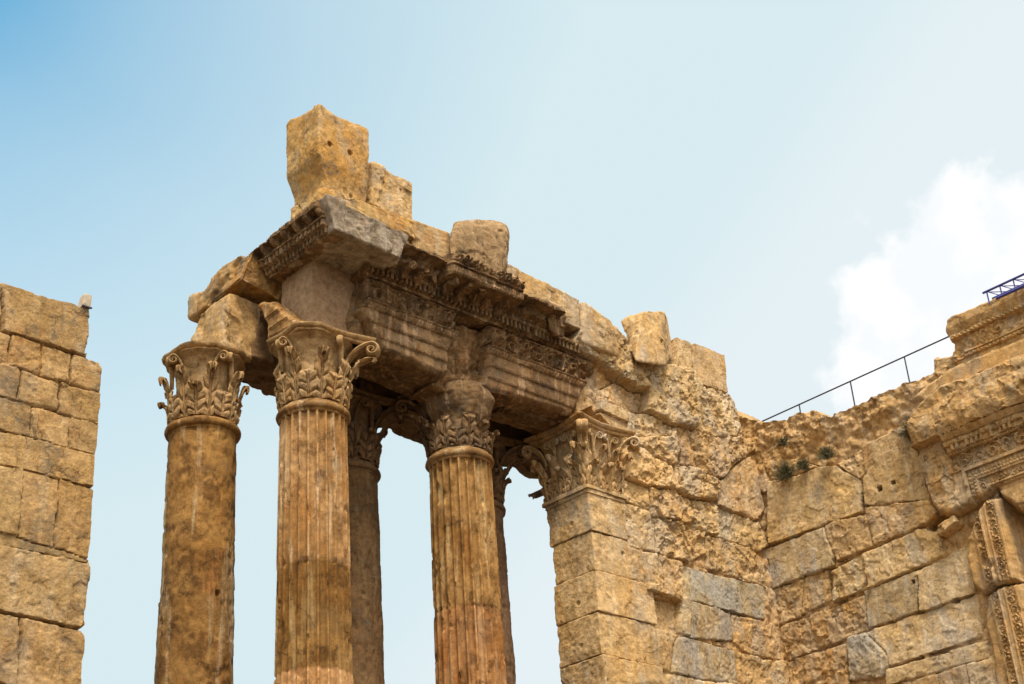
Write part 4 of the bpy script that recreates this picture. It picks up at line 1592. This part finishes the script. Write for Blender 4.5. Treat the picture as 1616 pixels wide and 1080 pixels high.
db('z7', [(150, 330), (210, 320), (330, 280), (400, 275), (485, 330), (488, 438), (340, 490), (155, 558)], o=.05, r=.035, j=.06, t=(1.08, 1.06, 1.0))
db('z7', [(20, 245), (125, 245), (140, 365), (95, 358), (20, 355)], o=.05, r=.06)
db('z7', [(132, 250), (240, 252), (325, 272), (210, 315), (148, 325)], o=.0, r=.07, f=.6)
db('z7', [(405, 265), (490, 215), (515, 300), (492, 320)], o=.02, r=.08, f=.7)
db('z7', [(498, 205), (640, 132), (700, 232), (742, 395), (512, 418)], o=.06, r=.03, j=.08)
db('z7', [(507, 424), (742, 402), (768, 452), (700, 498), (542, 556)], o=.04, r=.05, f=.5)
db('z7', [(132, 588), (350, 503), (383, 600), (383, 640), (165, 722)], o=.04, r=.03, t=GREY)
db('z7', [(362, 492), (505, 453), (523, 568), (402, 618), (378, 570)], o=.06, r=.05, t=(.98, .98, 1.02))
db('z7', [(377, 662), (493, 604), (512, 718), (390, 772)], o=.02, r=.07, f=.6, j=.14)
db('z7', [(277, 684), (363, 664), (373, 768), (267, 818)], o=.0, r=.05)
db('z7', [(152, 738), (200, 714), (268, 692), (260, 826), (172, 858)], o=.0, r=.06)
db('z7', [(502, 604), (700, 514), (778, 500), (788, 600), (522, 718)], o=.03, r=.04)
db('z7', [(197, 868), (498, 755), (508, 878), (207, 992)], o=.03, r=.07, f=.5, t=(1.02, .95, .86))
db('z7', [(507, 738), (698, 664), (698, 808), (522, 868)], o=.03, r=.025, t=GREY, j=.07)
db('z7', [(703, 662), (800, 622), (888, 562), (903, 738), (712, 808)], o=.02, r=.03, t=(1.0, 1.02, 1.1), j=.05)
db('z7', [(212, 1000), (430, 938), (440, 1080), (222, 1085)], o=.04, r=.06, f=.5, t=(1.0, .94, .86))
db('z7', [(447, 912), (500, 893), (598, 962), (588, 1010), (568, 1050), (452, 1060)], o=.08, r=.05, j=.12, t=GREY)
db('z7', [(512, 892), (640, 845), (700, 825), (908, 752), (930, 898), (602, 1008)], o=.0, r=.03, t=(.97, 1.0, 1.08))
db('z7', [(585, 1032), (770, 975), (948, 922), (960, 985), (590, 1085)], o=.0, r=.03)
db('z7', [(0, 690), (110, 720), (135, 840), (0, 830)], o=.0, r=.04)
B += courses(14.5, 27.5, 7.5, 12.6, 1.0, 1.5, 1.4, 2.8, np.random.RandomState(8), r=.04)
DS = [(1140, 640), (1165, 655), (1188, 664), (1212, 668), (1238, 662), (1262, 652), (1287, 649), (1311, 660), (1347, 643), (1395, 620), (1432, 604), (1452, 600), (1475, 588), (1520, 570), (1640, 520)]
DSp = [tuple(onX(x, y, XW)[[1, 2]]) for x, y in DS]
jx = onX(1580, 787, XW-.15)
YJ = float(jx[1])                 # edge of the door opening
DSp = DSp+[(15.0, DSp[-1][1]), (15.0, 17.6), (YJ+.15, 17.3), (YJ+.15, 7.5), (28.5, 7.5), (28.5, 21.6)]
_wh = wall_h(B, 3, joint=.09, gap=-.22)
PLH = [((1390, 772), .09), ((1411, 762), .06), ((1442, 918), .05), ((1508, 948), .07), ((1454, 1037), .05)]


def dw_h(U, V, sd):
    h, t = _wh(U, V, sd)
    P = np.stack([U, V, U*0+1], -1)
    top = sstep(20.0, 20.5, V+.25*fbm(P*.8, 3))*(V > 19.6)
    rd, rv = worley(P*4.2)
    hr = .02+.09*(.45-rd)+.13*fbm(P*1.3, 5, .58)+.05*(rv-.5)+.10*(ridged(P*1.9+7, 5)-.6)
    who = sstep(20.25, 20.6, V+.2*fbm(P*.7+3, 3))
    h = h*(1-who)+hr*who
    t = t*(1-who)[:, None]+(np.array((.97, .92, .86))*(.88+.24*rv)[:, None])*who[:, None]
    for (x, y), s in PLH:
        c = onX(x, y, XW)
        inside = (np.abs(U-c[1]) < s) & (np.abs(V-c[2]) < s)
        h = np.where(inside, -.35, h)
    # dark cavity below the slipped lintel
    c = onX(1482, 826, XW)
    dd = np.sqrt(((U-c[1])/.42)**2+((V-c[2])/.2)**2)
    h = np.where(dd < 1, -.6, h)
    return h, t


_dp = np.array(DSp)
relief('masonry', 'X', XW, (14.9, 28.5, 7.5, _dp[:, 1].max()+.1), .027, dw_h, sil(_dp, 6, .05), 1.6, M_WALL, DW)
v, q = hexa(box8(XW+.05, XW+1.6, YJ+.15, 28.4, 0, 7.6), 30, 60, .02, .03, 5)
mesh_np('footing_masonry', v, q, M_WALL, DW)

# --- lintel block hanging at the corner of the doorway
LX = XW-.02
p = polyX('px', [(1474, 800), (1458, 740), (1450, 690), (1453, 662), (1480, 632), (1508, 612), (1535, 604), (1640, 560), (1800, 490), (1810, 720), (1660, 790), (1616, 812), (1590, 792), (1575, 776), (1555, 790), (1540, 800), (1505, 822)], LX)
Oy, Oz = [float(c) for c in onX(1565, 768, LX-.3)[[1, 2]]]   # inner corner of the moulded frame


def lintel_h(U, V, sd):
    P = np.stack([U, V, U*0+6], -1)
    n = fbm(P*1.5, 5)
    a, b = U-Oy, V-Oz
    d = np.maximum(a, b)
    along = np.where(a > b, V, U)
    h = np.full_like(U, .30)
    # mitred frame: bead, leaf band, fascia, leaf band, bead
    def band(lo, hi, val):
        m = (d >= lo) & (d < hi)
        h[m] = (val if np.isscalar(val) else val[m])
    band(-.2, .0, .12)
    band(.0, .07, .16+.05*beads(along, (d-.0)/.07, .08))
    band(.07, .13, .24)
    band(.13, .36, .20+.07*scroll(along, (d-.13)/.23, .22))
    band(.36, .42, .28)
    band(.42, .50, .27+.05*beads(along, (d-.42)/.08, .10))
    band(.50, .66, .26+.05*eggs(along, (d-.5)/.16, .12))
    band(.66, .74, .36)
    # frieze with vine scroll, only over the top
    lb = (Oy+.98)
    top = (b > .74) & (U < lb+.05)
    w = (b-.78)/.48
    m = top & (b < .78); h[m] = .36
    m = top & (w >= 0) & (w < 1); h[m] = (.22+.13*scroll(U, w, .46))[m]
    m = top & (b >= 1.26) & (b < 1.33); h[m] = (.36+.05*beads(U, (b-1.26)/.07, .09))[m]
    m = top & (b >= 1.33) & (b < 1.50); h[m] = np.where(((U/.15) % 1 < .6) & (fbm(np.stack([np.floor(U/.15)*1.3, U*0, U*0], -1), 2) > -.15), .48, .40)[m]
    m = top & (b >= 1.50) & (b < 1.66); h[m] = (.46+.06*eggs(U, (b-1.5)/.16, .17))[m]
    m = top & (b >= 1.66) & (b < 1.84); h[m] = (.52+.12*((b-1.66)/.18))[m]
    wornm = sstep(.1, .45, n)*.0
    rough = (b >= 1.84+.05*n) | (d >= .74) & (U >= lb+.02*n)
    hr = np.where(b >= 1.84, .70+.10*np.sin(np.clip((b-1.84)/.9, 0, 1)*3.14), .34)+.07*n+.06*(ridged(P*1.1, 5)-.55)-.05*sstep(.14, .2, fbm(P*1.1+3, 4))
    h = np.where(rough & ~top | (top & (b >= 1.84+.06*n)), hr, h)
    h = h+.012*n+.006*fbm(P*9, 3)
    er = sstep(.35, .65, fbm(P*1.4+9, 3))
    h = h-er*.05
    h = h-.30*np.clip(1+sd/.16, 0, 1)**2
    tn = np.tile(np.array((.92, .86, .78)), (len(U), 1))*(1+.08*n)[:, None]
    return h, tn


relief('lintel', 'X', LX, (p[:, 0].min()-.05, p[:, 0].max()+.05, p[:, 1].min()-.05, p[:, 1].max()+.05), .018, lintel_h, sil(p, 9, .05), 1.6, M_WALL, DW)


# --- jamb: two carved lengths
def jamb_h(seed, o=0.0):
    def fun(U, V, sd):
        P = np.stack([U, V, U*0+seed], -1)
        n = fbm(P*1.5, 4)
        d = U-YJ
        h = np.full_like(U, .12)
        def band(lo, hi, val):
            m = (d >= lo) & (d < hi)
            h[m] = (val if np.isscalar(val) else val[m])
        band(-1, .13, .13)
        band(.13, .17, .17)
        band(.17, .22, .13)
        band(.22, .44, .12+.08*scroll(V, (d-.22)/.22, .24))
        band(.44, .49, .22)
        band(.49, .60, .20)
        band(.60, .65, .23)
        band(.65, .87, .13+.09*scroll(V+.2, (d-.65)/.22, .24))
        band(.87, .93, .14)
        band(.93, 9, .07)
        h = h*(1-.6*sstep(.3, .55, fbm(P*1.1+4, 3)))+.015*n
        h = h-.15*np.clip(1+sd/.12, 0, 1)**2+o
        return h, np.tile(np.array((.93, .87, .80)), (len(U), 1))*(1+.06*n)[:, None]
    return fun


for kk, (pts, o) in enumerate((([(1581, 787), (1560, 790), (1546, 815), (1528, 850), (1526, 880), (1536, 925), (1553, 938), (1587, 922), (1611, 918)], .08),
                               ([(1611, 920), (1587, 925), (1556, 942), (1552, 985), (1565, 1030), (1572, 1100), (1600, 1250), (1680, 1250)], .0))):
    p = polyX('px', pts, XW-.1)
    pp = p.copy()
    edge = np.abs(pp[:, 0]-YJ) < .25
    pp[edge, 0] = YJ
    relief('jamb', 'X', XW-.05, (pp[:, 0].min()-.05, pp[:, 0].max()+.05, pp[:, 1].min()-.05, pp[:, 1].max()+.05), .018, jamb_h(kk+1, o), sil(pp, 3+kk, .02), 1.9, M_WALL, DW)
v, q = hexa(box8(XW-.05, XW+1.8, YJ+.0, YJ+1.0, 0, 9.5), 24, 60, .01, .02, 6)
mesh_np('jamb', v, q, M_WALL, DW)


# --- remains of the entablature above the doorway
def upper_h(U, V, sd):
    P = np.stack([U, V, U*0+2], -1)
    n = fbm(P*1.6, 4)
    z = V
    h = np.full_like(U, .18)
    zb0 = UZ
    def band(lo, hi, val):
        m = (z >= zb0+lo) & (z < zb0+hi)
        h[m] = (val if np.isscalar(val) else val[m])
    band(-2, .42, .14)
    band(.42, .50, .18+.05*beads(U, (z-zb0-.42)/.08, .10))
    band(.50, .84, .20)
    band(.84, .97, .24+.05*eggs(U, (z-zb0-.84)/.13, .13))
    band(.97, 1.05, .30)
    band(1.05, 1.50, .22+.07*scroll(U, (z-zb0-1.05)/.45, .46))
    band(1.50, 1.62, .30+.08*eggs(U, (z-zb0-1.5)/.12, .14))
    band(1.62, 1.86, .30+.10*np.clip((z-zb0-1.62)/.24, 0, 1))
    band(1.86, 3, .40)
    er = sstep(.2, .5, fbm(P*1.2+3, 3))
    h = h*(1-.35*er*(z < zb0+1.5))+.03*n-.10*np.maximum(0, ridged(P*1.4, 4)-.55)
    h = h-.2*np.clip(1+sd/.12, 0, 1)**2
    return h, np.tile(np.array((1.0, .92, .82)), (len(U), 1))*(1+.08*n)[:, None]


UX = XW+.1
UZ = float(onX(1540, 610, UX)[2])
UPT = [(1505, 590), (1507, 545), (1500, 530), (1503, 510), (1511, 502), (1550, 487), (1616, 458), (1680, 428), (1800, 374), (1810, 488), (1690, 540)]
p = polyX('px', UPT, UX)
relief('doorway_entablature', 'X', UX, (p[:, 0].min()-.05, p[:, 0].max()+.05, p[:, 1].min()-.05, p[:, 1].max()+.05), .02, upper_h, sil(p, 14, .03), 1.4, M_WALL, DW)
p = polyX('px', [(1440, 625), (1470, 600), (1508, 575), (1690, 500), (1800, 452), (1810, 552), (1700, 600), (1500, 650), (1470, 650)], XW-.08)


def ledge_h(U, V, sd):
    P = np.stack([U, V, U*0+12], -1)
    n = fbm(P*1.6, 4)
    zz_ = V-(p[:, 1].min())
    h = .05+.06*(V > UZ-.35)+.05*beads(U, (V-(UZ-.12))/.07, .1)*((V > UZ-.12) & (V < UZ-.05))
    h = h+.02*n-.2*np.clip(1+sd/.2, 0, 1)**2
    c = onX(1551, 593, XW-.08)
    h = np.where((np.abs(U-c[1]) < .09) & (np.abs(V-c[2]) < .09), -.25, h)
    return h, np.tile(np.array((1.02, .95, .85)), (len(U), 1))


relief('doorway_entablature', 'X', XW-.08, (p[:, 0].min()-.05, p[:, 0].max()+.05, p[:, 1].min()-.05, p[:, 1].max()+.05), .022, ledge_h, sil(p, 15, .05), 1.0, M_WALL, DW)

# loose stones by the doorway
c0 = onX(1499, 833, XW-.05)
v, q = hexa([(XW-.42, c0[1]-.42, c0[2]-.05), (XW-.40, c0[1]-.30, c0[2]-.15), (XW+.1, c0[1]+.38, c0[2]-.2), (XW+.1, c0[1]+.25, c0[2]-.3),
             (XW-.42, c0[1]-.35, c0[2]+.22), (XW-.1, c0[1]-.35, c0[2]+.22), (XW+.1, c0[1]+.38, c0[2]-.02), (XW-.35, c0[1]+.38, c0[2]-.06)], 28, 7, .04, .07, 81, 1.6)
v, q = hexa([(XW-.36, c0[1]-.40, c0[2]-.02), (XW+.2, c0[1]-.40, c0[2]-.02), (XW+.2, c0[1]+.36, c0[2]-.26), (XW-.36, c0[1]+.36, c0[2]-.26),
             (XW-.36, c0[1]-.34, c0[2]+.26), (XW+.2, c0[1]-.34, c0[2]+.26), (XW+.2, c0[1]+.36, c0[2]-.02), (XW-.36, c0[1]+.36, c0[2]-.02)], 28, 7, .04, .07, 81, 1.6)
tag(mesh_np('loose_stone', v, q, M_WALL, None, tint=(1.05, 1, .92)), 'small tilted stone wedged under the cracked lintel corner', 'stone')
v, q = hexa([onX(1475, 592, XW+.3), onX(1506, 582, XW+.3), onX(1506, 582, XW+.9), onX(1475, 592, XW+.9),
             onX(1474, 565, XW+.3), onX(1503, 560, XW+.3), onX(1503, 560, XW+.9), onX(1474, 565, XW+.9)], 24, 8, .03, .06, 82, 1.6)
tag(mesh_np('loose_stone', v, q, M_WALL, None, tint=(1.05, 1.05, 1.05)), 'small squared stone on the wall top left of the carved doorway entablature', 'stone')

# ------------------------------------------------------------------ left ashlar wall
LW = thing('ashlar_wall', 'squared block wall standing alone at the left edge with a stepped end', 'wall', (12, 27, 0))
B = []
YL = 27.0


def lb_(view, pts, **kw):
    kw['r'] = kw['r']*.55
    kw['j'] = kw.get('j', .10)*.8
    B.append(dict(p=polyY(view, pts, YL), **kw))


lb_('l1', [(15, 92), (235, 165), (370, 195), (440, 235), (440, 345), (412, 438), (15, 318)], r=.03, o=.03)
lb_('l1', [(-200, 20), (8, 90), (8, 315), (-200, 250)], r=.03, o=.0)
lb_('l1', [(-150, 285), (0, 325), (55, 352), (45, 488), (-150, 430)], r=.03, j=.12)
lb_('l1', [(63, 348), (208, 398), (203, 538), (52, 490)], r=.04, o=.02, j=.13, t=(.9, .86, .8))
lb_('l1', [(218, 403), (357, 443), (348, 583), (207, 545)], r=.04, o=.02, j=.12, t=(.95, .95, .95))
lb_('l1', [(367, 445), (490, 492), (506, 522), (494, 628), (352, 590)], r=.04, o=.02, j=.12)
lb_('l1', [(-150, 450), (85, 513), (103, 552), (80, 668), (-150, 605)], r=.03, j=.12, t=(.95, .92, .9))
lb_('l1', [(117, 533), (240, 572), (298, 607), (288, 718), (97, 668)], r=.035, o=.03, j=.14, t=(1.22, 1.22, 1.22))
lb_('l1', [(312, 593), (502, 642), (488, 788), (297, 725)], r=.035, o=.02, j=.12, t=(.92, .88, .82))
lb_('l1', [(-150, 612), (158, 702), (150, 848), (-150, 770)], r=.015, j=.05)
lb_('l1', [(168, 712), (348, 762), (343, 903), (157, 852)], r=.015, j=.05, t=(1.06, 1.06, 1.05))
lb_('l1', [(358, 768), (487, 802), (474, 943), (347, 908)], r=.015, j=.05)
lb_('l1', [(-150, 785), (474, 952), (464, 1102), (112, 1018), (-150, 950)], r=.018, j=.05, t=(.96, .94, .9))
lb_('l2', [(-150, -50), (113, 8), (90, 328), (-150, 270)], r=.02, j=.05)
lb_('l2', [(122, 12), (293, 57), (263, 383), (97, 335)], r=.03, j=.05)
lb_('l2', [(302, 58), (463, 97), (438, 448), (282, 390)], r=.03, j=.05, t=(1.0, .98, .92))
lb_('l2', [(-150, 285), (438, 455), (436, 475), (-150, 345)], r=.01, j=.03)
lb_('l2', [(-150, 350), (444, 470), (438, 560), (400, 798), (-150, 672)], r=.05, j=.08, f=.4, o=.03)
lb_('l2', [(-150, 690), (103, 738), (90, 1080), (-150, 1040)], r=.04, j=.07)
lb_('l2', [(112, 742), (398, 808), (420, 850), (405, 1090), (97, 1085)], r=.04, j=.08, o=.02)
lowL = onY(60, 1080, YL)[2]
B += courses(9.5, 14.6, 6.5, 10.0, 1.2, 1.6, 1.4, 2.4, np.random.RandomState(2), r=.04)
LS = [tuple(onY(x, y, YL)[[0, 2]]) for x, y in PX('l1', [(-400, -60), (0, 80), (20, 85), (235, 160), (370, 192), (445, 235), (442, 345), (436, 455), (490, 485), (508, 520), (503, 640), (490, 795), (476, 945)])]
LS += [tuple(onY(x, y, YL)[[0, 2]]) for x, y in PX('l2', [(465, 88), (470, 110), (443, 448), (453, 460), (440, 575), (425, 780), (400, 803), (422, 835), (425, 870), (410, 1000), (405, 1080)])]
LS += [(14.45, 6.5), (9.8, 6.5)]
LS = np.array(LS)
relief('masonry', 'Y', YL, (10.2, 14.8, 6.5, LS[:, 1].max()+.1), .022, wall_h(B, 5, joint=.07, gap=-.12), sil(LS, 12, .02), 2.4, M_LEFT, LW)
v, q = hexa(box8(9.9, 14.45, YL+.03, YL+2.4, 0, 6.6), 30, 60, .02, .03, 7)
mesh_np('footing_masonry', v, q, M_LEFT, LW)

# floodlight on its end
FL = thing('floodlight', 'small beige floodlight housing perched on the end of the left ashlar wall', 'floodlight', tuple(onY(133, 486, YL+.1)))
c = onY(134, 477, YL+.1)
v, q = hexa([(c[0]-.10, c[1]-.10, c[2]-.17), (c[0]+.10, c[1]-.10, c[2]-.17), (c[0]+.10, c[1]+.15, c[2]-.17), (c[0]-.10, c[1]+.15, c[2]-.17),
             (c[0]-.08, c[1]-.13, c[2]+.15), (c[0]+.10, c[1]-.13, c[2]+.15), (c[0]+.10, c[1]+.12, c[2]+.15), (c[0]-.08, c[1]+.12, c[2]+.15)], 10, 14, 0, 0, 1)
mesh_np('housing', v, q, M_LAMP, FL)
v, q = hexa(box8(c[0]-.12, c[0]+.12, c[1]-.145, c[1]-.105, c[2]-.20, c[2]-.165), 6, 20, 0, 0)
mesh_np('rim', v, q, M_IRON, FL)
v, q = hexa(box8(c[0]-.10, c[0]+.09, c[1]-.10, c[1]+.16, c[2]-.42, c[2]-.19), 14, 8, .03, .03, 4, 3)
mesh_np('mounting_block', v, q, M_LEFT, FL, tint=(.75, .68, .6))
v, q = tube([(c[0]-.02, c[1]+.12, c[2]-.05), (c[0]-.10, c[1]+.22, c[2]-.20), (c[0]-.28, c[1]+.30, c[2]-.30), (c[0]-.7, c[1]+.35, c[2]-.22)], .014, 6)
mesh_np('cable', v, q, M_IRON, FL)

# ------------------------------------------------------------------ railings
RX = 36.9
RL = thing('railing', 'thin dark handrail on slim posts running along the rubble wall top', 'railing', (RX, 22, 21))
r0_, r1_ = onX(1177, 677, RX), onX(1507, 527, RX)
v, q = tube([r0_, (r0_+r1_)/2, r1_], .024, 8)
mesh_np('rail', v, q, M_IRON, RL)
for (xt, yt, xb, yb) in ((1261, 638, 1264, 675), (1342, 603, 1348, 642), (1427, 563, 1433, 606)):
    a, b = onX(xt, yt, RX), onX(xb, yb, RX)
    v, q = tube([(RX, a[1], a[2]), (RX, a[1], b[2]-.25)], .022, 8)
    mesh_np('post', v, q, M_IRON, RL)

TX = 36.2
TR = thing('truss_railing', 'blue painted steel truss railing on top of the carved doorway entablature', 'railing', (TX, 16.5, 22.3))
a0, a1 = onX(1551, 463, TX), onX(1660, 407, TX)
b0, b1 = onX(1562, 470, TX), onX(1660, 422, TX)
zt, zb_ = float(a0[2]), float(b0[2])-.12
zf = float(onX(1556, 476, TX)[2])-.12
ya, yb = float(a0[1]), float(a1[1])
v, q = tube([(TX, ya, zt), (TX, (ya+yb)/2, zt), (TX, yb, zt)], .035, 8)
mesh_np('top_rail', v, q, M_BLUE, TR)
v, q = tube([(TX+.5, ya, zt), (TX+.5, (ya+yb)/2, zt), (TX+.5, yb, zt)], .03, 8)
mesh_np('top_rail', v, q, M_BLUE, TR)
v, q = tube([(TX, ya-.35, zt-.34), (TX, (ya+yb)/2, zt-.34), (TX, yb, zt-.34)], .045, 8)
mesh_np('bottom_rail', v, q, M_BLUE, TR)
ys = np.arange(ya-.12, yb, -.42)
for i, y in enumerate(ys):
    v, q = tube([(TX, y, zt), (TX, y, zt-.34 if i % 2 else zf)], .022, 6)
    mesh_np('strut', v, q, M_BLUE, TR)
    v, q = tube([(TX, y, zt), (TX, y-.42, zt-.34)], .014, 6)
    mesh_np('brace', v, q, M_BLUE, TR)
    v, q = tube([(TX, y, zt-.02), (TX+.5, y-.42, zt-.02)], .014, 6)
    mesh_np('brace', v, q, M_BLUE, TR)


# ------------------------------------------------------------------ weeds in the joints
def tuft(label, x, y, size, n, seed, group='weeds growing in the wall joints', Xp=None):
    c = onX(x, y, (XW-.12) if Xp is None else Xp)
    rs = np.random.RandomState(seed)
    V, Q = [], []
    for k in range(n):
        th, el = rs.uniform(-1.3, 1.3)+math.pi, rs.uniform(-.35, 1.4)
        L = size*rs.uniform(.5, 1.1)
        d = np.array([math.cos(th)*math.cos(el), math.sin(th)*math.cos(el), math.sin(el)])
        s = np.cross(d, rs.normal(size=3))
        s /= np.linalg.norm(s)
        p0 = c+rs.normal(size=3)*size*.10
        for j in range(8):
            a = p0+d*L*(.2+.11*j)-np.array([0, 0, .12*L*(j/7)**2])
            dd = d*.8+rs.normal(size=3)*.6
            dd /= np.linalg.norm(dd)
            w = .007+.006*rs.rand()
            l = .06+.06*rs.rand()
            b = len(V)
            V += [a-s*w*.4, a+s*w*.4, a+dd*l+s*w, a+dd*l-s*w*.6]
            Q.append((b, b+1, b+2, b+3))
        b = len(V)
        V += [p0-s*.006, p0+s*.006, p0+d*L+s*.004, p0+d*L-s*.004]
        Q.append((b, b+1, b+2, b+3))
    o = mesh_np('weed', V, np.array(Q), M_LEAF, None, sharp=None)
    tag(o, label, 'plant', group)


tuft('largest weed tuft, hanging in a joint near the inner corner of the door wall', 1243, 752, .46, 150, 1)
tuft('small round weed just right of the largest tuft', 1270, 738, .30, 90, 2)
tuft('spreading weed on the ledge above the smooth streaked block', 1308, 722, .38, 120, 3)
tuft('tiny weed high on the rubble near the inner corner', 1238, 702, .26, 60, 4)
tuft('dark weed growing in the gap left of the slipped lintel', 1440, 682, .46, 120, 5, Xp=XW+.0)
